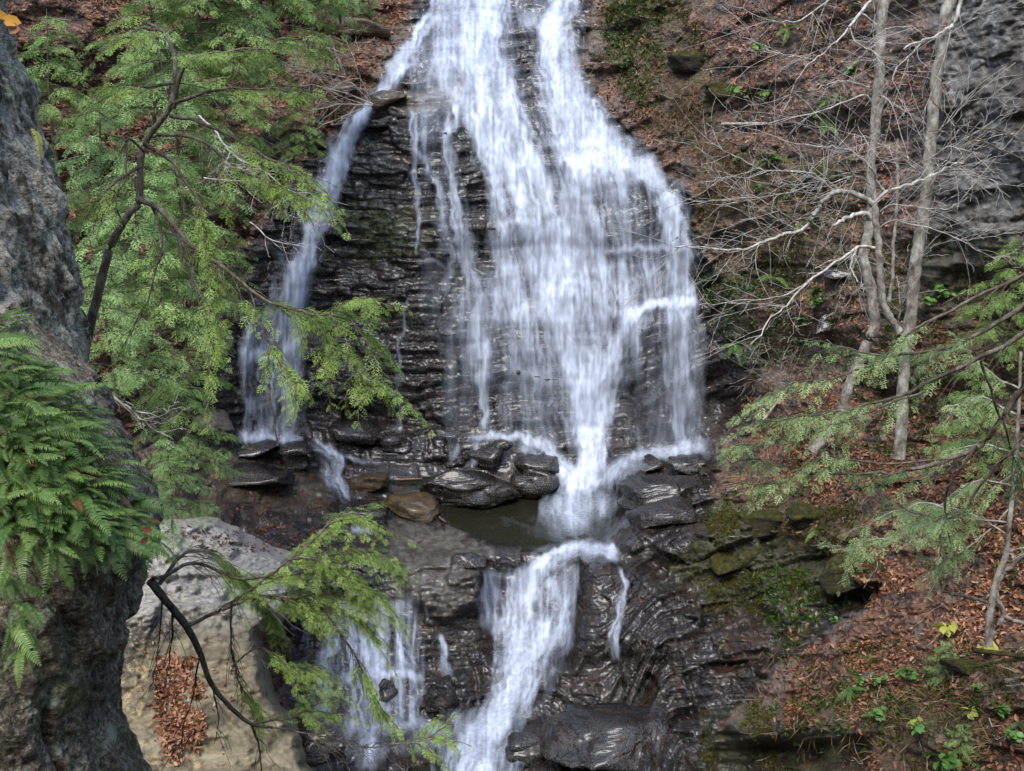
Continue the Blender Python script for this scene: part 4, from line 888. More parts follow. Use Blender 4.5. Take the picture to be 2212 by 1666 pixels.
protos = [grow_hemlock(11, ''), grow_hemlock(12, '', leaf=HEM_PALE), grow_hemlock(13, '', leaf=HEM_PALE)]
used_p = set()
def copy_thing(src, loc, rz, sc, label, group=None, mat=None):
    o = src.copy(); COL.objects.link(o); o.location = loc; o.rotation_euler = (0, 0, rz); o.scale = (sc, sc, sc); o['label'] = label
    if group: o['group'] = group
    for ch in list(src.children):
        c = ch.copy(); COL.objects.link(c); c.parent = o
        for g in ch.children: e = g.copy(); COL.objects.link(e); e.parent = c
    return o
HL = [(215, 560, 16.0, 1.0, 0.3, 'hemlock just beyond the tall grey outcrop, tip against brown leaves'),
      (120, 330, 17.0, .9, 2.0, 'sparse hemlock partly hidden behind the tall grey outcrop'),
      (330, 250, 20.0, 1.15, 1.1, 'hemlock near the upper frame edge over bare leafy ground'),
      (480, 190, 21.5, 1.3, 4.2, 'pale green hemlock behind the crown of the crooked dark tree'),
      (610, 120, 23.0, 1.4, 2.6, 'tall light hemlock closest to the top of the narrow fall'),
      (660, 20, 24.5, 1.1, 0.7, 'topmost hemlock leaning over the tan slab'),
      (735, 30, 24.2, .8, 2.2, 'small hemlock between the topmost one and the tan slab'),
      (560, -10, 23.0, 1.25, 0.4, 'hemlock cut by the top edge behind the tall light one'),
      (430, 70, 21.0, 1.15, 5.6, 'hemlock high on the slope above the crooked dark tree'),
      (400, 420, 18.5, 1.2, 3.3, 'dense hemlock in the middle of the leafy slope'),
      (500, 380, 20.5, 1.1, 5.2, 'broad hemlock beside the narrow fall with white twigs in front'),
      (640, 340, 22.0, .6, 1.9, 'hemlock whose fresh tips reach over the narrow fall'),
      (300, 700, 15.0, 1.05, 0.9, 'low hemlock behind the foot of the crooked dark tree'),
      (420, 680, 16.5, 1.1, 4.8, 'bright hemlock overhanging the dark rock beside the tilted slab'),
      (350, 860, 14.5, .95, 2.2, 'bushy light green hemlock above the lichened fallen stick'),
      (250, 830, 13.5, .8, 3.9, 'small hemlock tucked behind the ferns'),
      (400, 580, 19.0, .95, 0.1, 'hemlock on the bank with its boughs before the narrow fall'),
      (400, 1030, 13.6, .62, 1.4, 'small fresh hemlock between the tilted slab and the ferns'),
      (370, 1130, 12.4, .5, 5.0, 'lowest little hemlock drooping beside the pale rock shelf')]
for i, (u, v, Y, sc, rz, lab) in enumerate(HL):
    loc = P(np.float64(u), np.float64(v), np.float64(Y)); loc[2] -= .25 * sc
    if i < 3: o = protos[i]; o.location = tuple(loc); o.rotation_euler = (0, 0, rz); o.scale = (sc,) * 3; o['label'] = lab
    else: copy_thing(protos[i % 3], tuple(loc), rz, sc, lab)

# ---- the crooked dark hemlock beside the outcrop
Yn = 7.2
tr = line3([(178, 790), (190, 725), (215, 620), (240, 530), (280, 460), (300, 435), (304, 345), (322, 295), (368, 232), (375, 180), (378, 122), (352, 70), (318, 50)], Yn, Yn + .3)
lm = lambda pts, st, r0=.014, r1=.003, Y1=None: (line3(pts, Yn, Y1 or Yn - .3, wob=.02), r0, r1, st)
tree_from_limbs('hemlock_tree', 'crooked dark-stemmed hemlock growing beside the tall grey outcrop', 'hemlock', P(178., 790., Yn), (tr, .034, .010),
    [lm([(375, 235), (400, 140), (450, 118), (560, 105), (640, 90)], .35), lm([(352, 70), (300, 60), (262, 90)], .2), lm([(372, 225), (450, 200), (560, 190), (680, 205)], .4),
     lm([(368, 250), (450, 270), (560, 330), (630, 370), (690, 420)], .4), lm([(340, 292), (430, 300), (500, 360), (590, 400), (700, 450)], .45),
     lm([(310, 310), (370, 350), (430, 440), (450, 540), (480, 620)], .5), lm([(300, 432), (350, 455), (400, 520), (470, 570), (560, 640), (650, 672), (740, 690), (800, 735)], .66, .020, .003, 6.6),
     lm([(600, 655), (680, 690), (740, 660), (800, 640)], .2, .008, .003, 6.5), lm([(620, 660), (700, 725), (765, 790), (815, 850)], .35, .008, .003, 6.5), lm([(540, 630), (560, 700), (600, 770), (655, 850)], .5, .007),
     lm([(330, 445), (352, 520), (330, 620), (292, 700)], None, .012), lm([(380, 500), (400, 560), (440, 680), (460, 760)], .6),
     lm([(312, 330), (272, 300), (265, 400), (215, 480)], None, .010), lm([(262, 480), (250, 440), (248, 410)], None, .010), lm([(372, 180), (300, 190), (235, 182)], .3), lm([(304, 360), (240, 400), (190, 470)], .3)],
    BARK, HEM_NEAR, SPF, .125, .036, .58, many=.9, tl=.42)
# ---- the hemlock bough reaching out below the ferns
Yb_ = 5.6
lb = lambda pts, st, r0=.012, r1=.0025, Y1=None: (line3(pts, Yb_, Y1 or Yb_ + .3, wob=.015), r0, r1, st)
tree_from_limbs('hemlock_tree', 'leaning hemlock growing out from under the lichen-spotted outcrop toward the cascades', 'hemlock', P(335., 1262., Yb_),
    (line3([(325, 1255), (352, 1290), (400, 1350), (432, 1410), (455, 1475), (500, 1530), (545, 1565), (590, 1572)], Yb_, Yb_ + .2), .026, .008),
    [lb([(345, 1262), (390, 1200), (440, 1190), (500, 1225), (560, 1290), (600, 1360)], .45), lb([(345, 1250), (420, 1215), (520, 1250), (640, 1240), (740, 1230), (840, 1300)], .3, .012),
     lb([(400, 1355), (470, 1320), (560, 1260), (660, 1180), (740, 1110), (810, 1125)], .35, .012), lb([(620, 1210), (700, 1200), (780, 1190), (850, 1205)], .1, .006),
     lb([(480, 1318), (560, 1290), (680, 1310), (760, 1330), (830, 1390)], .3), lb([(560, 1285), (640, 1290), (720, 1280), (800, 1290)], .2, .007), lb([(500, 1300), (500, 1400), (520, 1480), (560, 1540)], .75, .007), lb([(700, 1320), (760, 1400), (790, 1470), (845, 1560)], .5, .006),
     lb([(432, 1410), (420, 1480), (400, 1560), (372, 1640)], None, .007), lb([(455, 1470), (470, 1540), (462, 1600)], None, .006), lb([(372, 1310), (372, 1400), (355, 1470)], None, .008), lb([(352, 1290), (340, 1420), (318, 1500)], None, .005),
     lb([(545, 1565), (560, 1620), (565, 1720)], None, .009), lb([(590, 1572), (700, 1590), (800, 1615), (930, 1590), (985, 1545)], .75, .005), lb([(500, 1440), (560, 1400), (630, 1440), (700, 1440)], .4, .006), lb([(545, 1565), (640, 1545), (700, 1500)], .3, .006)],
    BARK, HEM_NEAR, SPF, .078, .019, .66, many=1.9, tl=.32)
# ---- hemlock boughs coming in over the leafy bank
Yr_ = 8.2
lr = lambda pts, st, r0=.024, r1=.003, Y1=None: (line3(pts, Yr_, Y1 or Yr_ + .5, wob=.03), r0, r1, st)
tree_from_limbs('hemlock_tree', 'hemlock with long sweeping dark limbs reaching over the leafy bank', 'hemlock', P(2330., 1100., Yr_),
    (line3([(2420, 1500), (2350, 1200), (2300, 900), (2280, 600), (2290, 300)], Yr_), .07, .05),
    [lr([(2300, 640), (2190, 735), (2080, 790), (1950, 850), (1800, 893), (1680, 905), (1560, 945)], .42), lr([(2300, 700), (2200, 850), (2120, 960), (2020, 1000), (1900, 1025), (1750, 1018), (1600, 990)], .55, .032),
     lr([(2300, 600), (2150, 700), (2050, 750), (1900, 765), (1780, 740)], .4), lr([(2280, 560), (2160, 620), (2000, 700), (1880, 790), (1720, 830), (1620, 870)], .45, .018), lr([(2110, 965), (2050, 1050), (2045, 1130), (2062, 1200)], None, .014),
     lr([(2300, 800), (2200, 960), (2150, 1010), (2080, 1100), (2000, 1120), (1900, 1060)], .6, .02), lr([(2000, 845), (1900, 880), (1760, 930), (1640, 960), (1570, 965)], .3, .010), lr([(2120, 780), (2160, 900), (2200, 1000), (2215, 1100)], .5, .012),
     lr([(2060, 990), (1900, 1000), (1780, 990), (1680, 1040), (1590, 1050)], .4, .009), lr([(2300, 400), (2180, 330), (2060, 270), (1960, 100)], None, .010), lr([(2300, 350), (2150, 280), (2000, 285)], None, .009)],
    BARK, HEM_BLUE, SPF, .145, .042, .6, many=.9, tl=.45)
Yg_ = 10.8
lg = lambda pts, st, r0=.012, r1=.003: (line3(pts, Yg_, Yg_ + .3, wob=.03), r0, r1, st)
tree_from_limbs('hemlock_tree', 'young blue-green hemlock standing on brown leaves above the mossy roots', 'hemlock', P(2135., 1392., Yg_),
    (line3([(2135, 1395), (2138, 1330), (2150, 1260), (2172, 1200), (2180, 1130), (2190, 1040), (2200, 900), (2205, 760)], Yg_), .042, .014),
    [lg([(2180, 1130), (2080, 1120), (1980, 1140), (1880, 1170), (1815, 1190)], .35), lg([(2180, 1160), (2100, 1110), (2000, 1090), (1920, 1110), (1850, 1140)], .4), lg([(2180, 1100), (2120, 1160), (2060, 1200), (1990, 1210)], .4),
     lg([(2190, 1050), (2100, 1040), (2010, 1110)], .3), lg([(2170, 1195), (2230, 1180), (2300, 1200)], .2), lg([(2190, 980), (2120, 960), (2030, 980)], .3), lg([(2200, 900), (2120, 860), (2040, 880)], .2), lg([(2200, 960), (2260, 1000), (2330, 1060)], .2),
     lg([(2202, 840), (2130, 800), (2060, 720)], .2), lg([(2200, 1020), (2140, 1060), (2090, 1150), (2030, 1140)], .2)],
    LICHB, HEM_BLUE, SPF, .17, .046, .6, many=.8, tl=.45)

# ------------------------------------------------------------------ ferns on the near outcrop
FERN = leafy_material('fern_green', (.016, .036, .010), (.085, .16, .038), (.29, .41, .12), .5, .3)
FERNY = leafy_material('fern_yellow', (.12, .12, .01), (.26, .27, .03), (.42, .40, .07), .5, .3)
def frond_mesh(seed, n=25, curl=.35, w=.16):
    r = random.Random(seed); Vs, tv = [], []
    sp = lambda t: np.array([t, .05 * math.sin(t * 3 + seed), .16 * math.sin(t * 2.2) - curl * t * t])
    prev = sp(0)
    for k in range(1, 9):
        q = sp(k / 8); sd = np.array([0, .007, 0]); Vs.append(np.array([prev - sd, q - sd, q + sd, prev + sd])); tv.append([-.3] * 4); prev = q
    for k in range(n):
        t = .10 + .89 * (k / (n - 1)) ** .95; c = sp(t); tg = sp(min(1.03, t + .03)) - sp(t - .03); tg /= np.linalg.norm(tg)
        L = w * (math.sin(min(1, t * 1.9 + .15) * math.pi / 2)) * (1 - t ** 3.2) ** .8 + .012
        for sg in (1, -1):
            if r.random() < .03: continue
            a = math.radians(r.uniform(62, 76)); d_ = tg * math.cos(a) + np.array([0, sg * math.sin(a), 0]); l = L * r.uniform(.9, 1.1)
            e = c + d_ * l + np.array([0, 0, -.22 * l - r.uniform(0, .02)]); m1 = c + d_ * l * .55 + np.array([0, 0, .03 * l]); wd = tg * .0165
            Vs.append(np.array([c - wd * .8, m1 - wd * .8, m1 + wd, c + wd])); Vs.append(np.array([m1 - wd * .8, e - wd * .1, e + wd * .15, m1 + wd]))
            z = r.uniform(-.08, .12); tv.append([z - .12, z, z, z - .12]); tv.append([z, z + .12, z + .12, z])
    V_ = np.concatenate(Vs); return mesh_np('frond', V_, np.arange(len(V_)).reshape(-1, 4), {'tint': np.array(tv).ravel() + .5 + r.uniform(-.08, .08)}, False)
FM = [frond_mesh(i, n=23 + i, curl=.15 + .16 * (i % 3), w=.135 + .018 * (i % 3)) for i in range(6)]
for f in FM: f.materials.append(FERN)
FMB = frond_mesh(41, w=.12); FMB.materials.append(leafy_material('fern_brown', (.06, .03, .01), (.16, .085, .03), (.28, .17, .07), .6, .2))
FMY = frond_mesh(40); FMY.materials.append(FERNY)
LOWROCK = np.array([(690, -30, 5.25), (760, 40, 5.2), (800, 80, 5.15), (900, 170, 5.05), (1000, 232, 4.98), (1090, 285, 4.9), (1130, 306, 4.86), (1255, 282, 4.8), (1335, 282, 4.75), (1450, 236, 4.68), (1560, 222, 4.6)], float)
def seat_on_rock(loc):
    """slide a fern's root towards the viewer until it sits on the face of the near outcrop"""
    u, v = proj(np.array(loc, float)); ur, Yr = np.interp(v, LOWROCK[:, 0], LOWROCK[:, 1]), np.interp(v, LOWROCK[:, 0], LOWROCK[:, 2])
    uc = (ur - 420) / 2; t = min(1, abs((u - uc) / (ur - uc + 1e-6))); Ys = Yr - .8 * (1 - t ** 2) ** .42 - .07
    return tuple(P(np.float64(u), np.float64(v), np.float64(min(loc[1], Ys))))
def fern(loc, n, size, az, label, group, spread=1.2, tiltd=0.0, cat='fern', meshes=FM, seed=0, droop=.35, name='fern_plant', lift=.5):
    y0 = loc[1]
    if y0 < 5.0: loc = seat_on_rock(loc); size *= .80 * loc[1] / y0
    r = random.Random(seed * 7 + 1); root = empty(name, loc, label, cat, group)
    for k in range(n):
        me = r.choice(meshes); me = FMB if (meshes is FM and r.random() < .02) else me; f = bpy.data.objects.new('frond', me); COL.objects.link(f); f.parent = root
        a = az + spread * ((k + .5) / n * 2 - 1) + r.uniform(-.2, .2); s_ = size * r.uniform(.6, 1.25)
        f.rotation_euler = (r.uniform(-.75, .75) + tiltd, -r.uniform(-.35, lift + .15) + droop * .5, a); f.scale = (s_, s_, s_)
    return root
# outcrop surface stations: (u, v, depth) the ferns root along
fern_rows = []
edge_u = lambda v: np.interp(v, [690, 760, 800, 900, 1000, 1090, 1130, 1160], [-10, 50, 88, 176, 236, 285, 305, 305])
FLAB = []
desc_v = {0: 'at the top of the fern bank', 1: 'in the upper tier of the fern bank', 2: 'in the middle tier of the fern bank', 3: 'in the lower tier of the fern bank', 4: 'hanging over dark rock'}
desc_h = {0: 'cut by the frame edge', 1: 'deep in the clump', 2: 'in the heart of the clump', 3: 'near its outer rim', 4: 'at the outer rim by the hemlocks'}
fi_ = 0
for ri, v in enumerate(range(705, 1150, 26)):
    ue = float(edge_u(v)); nn = max(1, int((ue + 70) / 40))
    for k in range(nn):
        u = -50 + (ue + 45) * (k + .5 + .3 * math.sin(ri * 2.1 + k)) / nn; Y = 4.55 + .50 * (1165 - v) / 450 - .15
        loc = P(np.float64(u), np.float64(v + 6 * math.sin(k * 3 + ri)), np.float64(Y))
        az = -.25 - .35 * ((v - 700) / 450) + .35 * math.sin(fi_ * 1.7); tier = min(4, int((v - 700) / 94)); hz_ = min(4, int(5 * (u + 50) / (ue + 60)))
        fern(tuple(loc), 7, .235 + .06 * math.sin(fi_ * 2.3), az, 'fern %s, %s' % (desc_v[tier], desc_h[hz_]), 'ferns cascading over the near outcrop', 1.15, seed=fi_, droop=.25, lift=.45)
        fi_ += 1
for (u, v, Y, n, sz, az, lab) in [(50, 1165, 4.42, 5, .28, -.9, 'fern with drooping fronds under the fern bank beside the frame edge'), (215, 1150, 4.4, 5, .26, -.7, 'small fern hanging in front of the shaded rock face'),
        (318, 1160, 4.45, 5, .22, -.5, 'fern tuft at the corner of the outcrop above the dark bough'), (30, 1300, 4.3, 5, .22, -.6, 'fern rooted in the mossy crack low on the outcrop'), (40, 1400, 4.25, 4, .20, -.9, 'lowest fern with three spread fronds on the lichen-spotted rock'), (0, 1240, 4.3, 4, .26, -.4, 'fern leaning in beside the frame edge over the mossy crack'),
        (95, 1165, 4.4, 6, .27, -.6, 'drooping fern spreading over the shaded top of the lichen-spotted rock'), (20, 1345, 4.28, 5, .24, -.5, 'fern tuft beside the frame edge above the lowest fern'), (150, 1160, 4.4, 5, .24, -.9, 'fern hanging straight down between two others over the shaded rock')]:
    fern(tuple(P(np.float64(u), np.float64(v), np.float64(Y))), n, sz, az, lab, None, .9, seed=int(u + v), droop=.9, lift=.1)
for (u, v, Y, az, lab, me) in [(-10, 135, 5.2, -.15, 'single pale fern frond at the top of the tall grey outcrop', FM), (-5, 180, 5.2, -.5, 'second fern frond drooping over the top of the tall grey outcrop', FM), (65, 275, 5.15, -.9, 'yellow-green frond pressed against the tall grey outcrop', [FMY])]:
    fern(tuple(P(np.float64(u), np.float64(v), np.float64(Y))), 1, .25, az, lab, None, .1, seed=int(v), droop=.5, meshes=me, lift=.1)

# ------------------------------------------------------------------ leaf litter
LEAF = leafy_material('dead_leaf', (.045, .016, .010), (.19, .075, .036), (.40, .22, .125), .5, .1)
LEAFWET = leafy_material('wet_dead_leaf', (.030, .010, .007), (.095, .028, .016), (.22, .09, .045), .22, .05)
LV = np.array([(0, 0, 0), (.30, .20, .06), (.72, .17, .08), (1, 0, .02), (.72, -.17, .08), (.30, -.20, .06)], float) - [.5, 0, .02]
LFc = np.array([(0, 3, 2, 1), (0, 5, 4, 3)])
def litter(name, pts, nrm, size, mat, label, lift=.02, tint=.5, rough=.6):
    N = len(pts); bag = Bag(); nn = nrm + rng.normal(0, rough, (N, 3)); d_ = rng.normal(0, 1, (N, 3)); d_ -= nn * (d_ * nn).sum(1)[:, None] / ((nn * nn).sum(1)[:, None] + 1e-9)
    Mx = frames(d_, nn) * (size * rng.uniform(.45, 1.5, N))[:, None, None]; Mx[:, :, 2] *= rng.uniform(-1.6, 2.6, N)[:, None]
    bag.stamp(LV, LFc, Mx, pts + nrm * lift, np.clip(tint + .45 * fbm(pts[:, 0] * 1.1, pts[:, 1] * .9, pts[:, 2] * 1.3, 3, 55) + rng.normal(0, .26, N), 0, 1))
    return obj(name, bag.mesh(name), mat, kind='stuff', label=label)
dPu = np.gradient(PT, axis=1); dPv = np.gradient(PT, axis=0); NN = np.cross(dPv, dPu); ar = np.linalg.norm(NN, axis=-1); NN = NN / (ar[..., None] + 1e-9)
NN = np.where((NN * PT - NN * [0, 0, CAMZ]).sum(-1)[..., None] > 0, -NN, NN)
inview = (U > -60) & (U < 2280) & (V > -60) & (V < 1730)
patch = sst(-.20, .18, fbm(X * 1.3, YY * .7, Z * 1.3, 4, 333)) + .08
flatness = np.clip(NN[..., 2] * 1.1 + .45, .12, 1)
def pick(w, n):
    w = (w * ar * inview * flatness).ravel(); return rng.choice(w.size, n, p=w / w.sum())
lw = litz * patch * (1 - .6 * mosz)
i_ = pick(np.where((U > 1700) | (V < 900), lw * np.where((U > 1600) & (V > 900), 1.8, 1.0), 0), 34000)
litter('leaf_litter', PT.reshape(-1, 3)[i_] + rng.normal(0, .012, (len(i_), 3)), NN.reshape(-1, 3)[i_], .085, LEAF, 'dry brown fallen leaves covering both banks')
ww = np.maximum(lw * ((U > 1380) & (U < 1900) & (V > 900)), .10 * wetz * (V > 950) * sst(.1, .5, fbm(X * 2, YY * 2, Z * 2, 3, 335)) * np.clip(NN[..., 2] * 1.5, 0, 1)) + 2.2 * litz * ((U < 760) & (V > 980) & (V < 1150)) + 1.3 * litz * ((U < 760) & (V > 1300))
i_ = pick(ww, 9000)
litter('wet_leaf_litter', PT.reshape(-1, 3)[i_] + rng.normal(0, .01, (len(i_), 3)), NN.reshape(-1, 3)[i_], .075, LEAFWET, 'wet reddish leaves stuck to the dark rock and lower bank', tint=.5)
# leaf drift caught in the hollow of the tan shelf
def in_region(poly, n, feather=8):
    p = np.array(poly, float); out = []
    while len(out) < n:
        q = np.stack([rng.uniform(p[:, 0].min(), p[:, 0].max(), 4000), rng.uniform(p[:, 1].min(), p[:, 1].max(), 4000)], 1)
        k = inpoly(q[:, 0] + 8 * vn(q[:, 0] / 9, q[:, 1] / 9, 0, 6), q[:, 1], poly, feather) > .5; out += list(q[k])
    return np.array(out[:n])
q = np.concatenate([in_region([(345, 1418), (430, 1418), (418, 1470), (395, 1500), (400, 1600), (398, 1650), (370, 1650), (345, 1600), (332, 1540), (330, 1480)], 1150), in_region([(405, 1470), (444, 1478), (440, 1510), (410, 1505)], 130), in_region([(395, 1520), (446, 1540), (445, 1575), (430, 1630), (402, 1610)], 330), in_region([(300, 1380), (520, 1400), (560, 1640), (300, 1660)], 90, 2)])
Pq = P(q[:, 0], q[:, 1], SY(q[:, 0], q[:, 1]) - rng.uniform(0, .06, len(q)))
litter('leaf_drift', Pq, np.tile([0, -.75, .66], (len(q), 1)), .075, LEAF, 'drift of dry curled brown leaves in the hollow of the tan rock shelf', tint=.5, rough=.8)
q = np.concatenate([in_region([(600, 1130), (470, 1150), (420, 1190), (640, 1200), (720, 1150)], 220, 3), in_region([(340, 1120), (500, 1165), (470, 1185), (340, 1150)], 60, 3)])
litter('scattered_leaf_litter', P(q[:, 0], q[:, 1], np.minimum(SY(q[:, 0], q[:, 1]), TY(q[:, 0], q[:, 1])) - .02), np.tile([0, -.5, .85], (len(q), 1)), .07, LEAFWET, 'red-brown leaves scattered across the pale top of the rock shelf', rough=.4)

tb = Bag(); i_ = pick(np.where(V > 0, litz, 0), 520)
for q_, n_ in zip(PT.reshape(-1, 3)[i_], NN.reshape(-1, 3)[i_]):
    e_ = rng.normal(0, 1, 3); e_ -= n_ * (e_ @ n_); e_ /= np.linalg.norm(e_) + 1e-9; L = rng.uniform(.12, .55); t_ = np.linspace(-.5, .5, 5)[:, None]
    tb.add(*tube(q_ + n_ * .03 + e_ * L * t_ + rng.normal(0, .02, (5, 3)) + n_ * (t_ + .5) * L * rng.uniform(0, .35), rng.uniform(.004, .010), .003, 4))
obj('twig_litter', tb.mesh('twig_litter', True), LICHB, kind='stuff', label='fallen sticks and twigs lying among the leaves on both banks')

# dead grass, moss tufts and low green sprouts
def tufts(name, centres, nrm, n_per, length, width, mat, label, hang=0.0, spread=.6):
    bag = Bag(); N = len(centres) * n_per; c = np.repeat(centres, n_per, 0) + rng.normal(0, length * .25, (N, 3)); nr = np.repeat(nrm, n_per, 0)
    d_ = nr + rng.normal(0, spread, (N, 3)); d_[:, 2] -= hang; up = rng.normal(0, 1, (N, 3)); Mx = frames(d_, up) * (length * rng.uniform(.5, 1.3, N))[:, None, None]
    bv = np.array([(0, -width, 0), (.5, -width * .8, .06), (1, 0, -.1), (.5, width * .8, .06)], float)
    bag.stamp(bv, np.array([(0, 1, 2, 3)]), Mx, c, np.clip(.5 + rng.normal(0, .22, N), 0, 1)); return obj(name, bag.mesh(name), mat, kind='stuff', label=label)
DRYG = leafy_material('dead_grass', (.05, .030, .015), (.17, .11, .05), (.33, .25, .13), .7, .2)
GRN = leafy_material('low_green', (.018, .040, .008), (.055, .11, .02), (.13, .21, .045), .5, .3)
MOSS = leafy_material('moss_tuft', (.012, .012, .002), (.055, .050, .007), (.15, .13, .02), .9, .2)
gmz = zone([[(1500, 300), (1620, 300), (1640, 420), (1520, 430)], (.6, [(1400, 120), (1560, 200), (1520, 330), (1400, 260)]), (.7, [(690, 60), (800, 120), (740, 250), (680, 230)]), (.5, [(1900, 1440), (2180, 1500), (2160, 1640), (1880, 1560)]), (.12, [(1560, 1380), (2100, 1400), (2150, 1600), (1700, 1640)])])
i_ = pick(gmz, 420); tufts('dead_grass', PT.reshape(-1, 3)[i_], NN.reshape(-1, 3)[i_], 16, .26, .022, DRYG, 'bleached dead grass hanging from the bank', hang=.8)
i_ = pick(mosz * sst(-.1, .3, fbm(X * 2, YY, Z * 2, 4, 338)), 6000); tufts('moss', PT.reshape(-1, 3)[i_], NN.reshape(-1, 3)[i_], 12, .055, .16, MOSS, 'olive moss cushions on the rocks of the banks', spread=.8)
i_ = pick(grnz + .5 * gmz * (V > 1300) + .30 * litz * (U > 1300) * sst(.05, .4, fbm(X * .8, YY * .6, Z * .8, 3, 340)), 2400); tufts('ground_cover', PT.reshape(-1, 3)[i_], NN.reshape(-1, 3)[i_], 7, .09, .20, GRN, 'small green sprouts scattered over banks and wet rock', spread=.9)

# ------------------------------------------------------------------ bare trees
def auto_twigs(bag, p, r0, n, L, depth=2, curl=.5, bias=(0, 0, 0)):
    for k in range(n):
        i = rng.integers(max(1, len(p) // 8), len(p) - 1); e = p[min(i + 1, len(p) - 1)] - p[i - 1]; e /= np.linalg.norm(e) + 1e-9
        sd = rng.normal(0, 1, 3); sd -= e * (sd @ e); sd /= np.linalg.norm(sd) + 1e-9; a = math.radians(rng.uniform(25, 60))
        d_ = e * math.cos(a) + sd * math.sin(a) * np.array([1, .6, 1]) + np.array(bias); l = L * rng.uniform(.4, 1.2); tt = np.linspace(0, 1, 7)[:, None]
        cv = rng.normal(0, 1, 3) * curl * .5; q = p[i] + d_ * l * tt + cv * l * tt ** 2 + rng.normal(0, .012, (7, 3)) * tt
        bag.add(*tube(q, r0 * rng.uniform(.7, 1.1), .0022, 4))
        if depth > 1: auto_twigs(bag, q, r0 * .6, rng.integers(1, 4), l * .5, depth - 1, curl)
def bare_tree(label, cat, base, Y, trunk, limbs, mats, tw=(5, .55, .0055), name='bare_tree', group=None, Yt2=None):
    b = P(np.float64(base[0]), np.float64(base[1]), np.float64(Y)); root = empty(name, b, label, cat, group)
    if trunk:
        pts, r0, r1 = trunk; bg = Bag(); bg.add(*tube(line3(pts, Y, Yt2 or Y, 8, .02) - b, r0, r1, 12, .16)); t = obj('trunk', bg.mesh('trunk', True), mats[0]); t.parent = root
    for L_ in limbs:
        pts, r0 = L_[0], L_[1]; r1 = L_[2] if len(L_) > 2 else .004; dY = L_[3] if len(L_) > 3 else -.5
        p = line3(pts, Y, Y + dY, 6, .03) - b; bg = Bag(); bg.add(*tube(p, r0, r1, 6, .15))
        if tw: auto_twigs(bg, p, tw[2], int(tw[0] * max(1, len(pts) - 1)), tw[1])
        o = obj('branch', bg.mesh('branch', True), mats[1]); o.parent = root
    return root
bare_tree('tall bare pale-barked tree in front of the grey rock wall, foot behind hemlock sprays', 'tree', (1945, 985), 14.2,
    ([(1943, 990), (1947, 930), (1950, 851), (1955, 765), (1966, 696), (1975, 611), (1979, 563), (1995, 463), (2009, 326), (2022, 189), (2040, 60), (2068, -60)],   .080, .070),
    [([(2080, -30), (2066, 40), (2042, 66), (2002, 86), (1950, 106)], .03, .012, -.2), ([(1995, 89), (1960, 125), (1935, 150), (1923, 175)], .012, .005), ([(1998, 82), (1974, 60), (1933, 58), (1885, 75)], .012, .004),
     ([(2002, 388), (1960, 350), (1933, 329), (1923, 298)], .010), ([(2000, 364), (2020, 335), (2050, 318), (2100, 330), (2139, 336)], .011), ([(2053, 377), (2110, 382), (2166, 401)], .010), ([(2000, 400), (2060, 340), (2090, 310), (2190, 290)], .009),
     ([(2010, 300), (2060, 250), (2110, 190)], .007), ([(2005, 370), (1940, 330), (1880, 300), (1840, 290)], .008), ([(2040, 80), (2100, 40), (2140, -20)], .008), ([(1998, 420), (2040, 360), (2080, 345)], .012), ([(1980, 560), (2040, 500), (2100, 470)], .006)],
    (LICHB, PALE), (2.7, .85, .0038))
bare_tree('thinner grey-barked bare tree with many arching white limbs, beside the tall pale one', 'tree', (1940, 712), 14.0,
    ([(1943, 716), (1925, 690), (1908, 655), (1902, 600), (1899, 542), (1894, 480), (1889, 439)], .052, .040),
    [([(1886, 441), (1878, 436), (1850, 420), (1825, 414), (1800, 418), (1782, 429), (1762, 460), (1738, 494), (1700, 505), (1666, 515), (1607, 540), (1530, 538), (1453, 535)], .045, .010, -.3), ([(1889, 439), (1916, 415), (1960, 400), (2002, 384), (2040, 365), (2077, 353)], .026, .012, -.2),
     ([(1890, 535), (1860, 533), (1840, 541), (1800, 572), (1748, 607), (1700, 660), (1676, 679), (1624, 744)], .024, .007, -.5), ([(1912, 415), (1895, 395), (1885, 370), (1847, 333), (1800, 318), (1779, 316), (1693, 302), (1607, 278)], .019), ([(1803, 415), (1770, 385), (1740, 372), (1659, 370), (1618, 353), (1560, 325), (1504, 295)], .016),
     ([(1748, 607), (1690, 640), (1600, 650), (1510, 662)], .011), ([(1607, 540), (1560, 545), (1500, 528)], .008), ([(1902, 490), (1925, 478), (1943, 477), (2036, 501), (2090, 530), (2156, 563)], .012), ([(1902, 456), (1930, 442), (1980, 446), (2046, 449), (2088, 425)], .012),
     ([(1885, 400), (1850, 380), (1800, 395), (1760, 385)], .009), ([(1666, 515), (1620, 470), (1560, 440)], .008), ([(1738, 494), (1690, 460), (1640, 430), (1600, 420)], .009), ([(1750, 400), (1690, 420), (1600, 430), (1480, 440)], .008), ([(1776, 440), (1776, 400), (1790, 350), (1810, 300)], .012),
     ([(1660, 370), (1600, 385), (1540, 380)], .007), ([(1940, 712), (1945, 660), (1955, 610), (1975, 560)], .011, .005)],
    (LICHB, PALE), (2.7, .85, .0038))
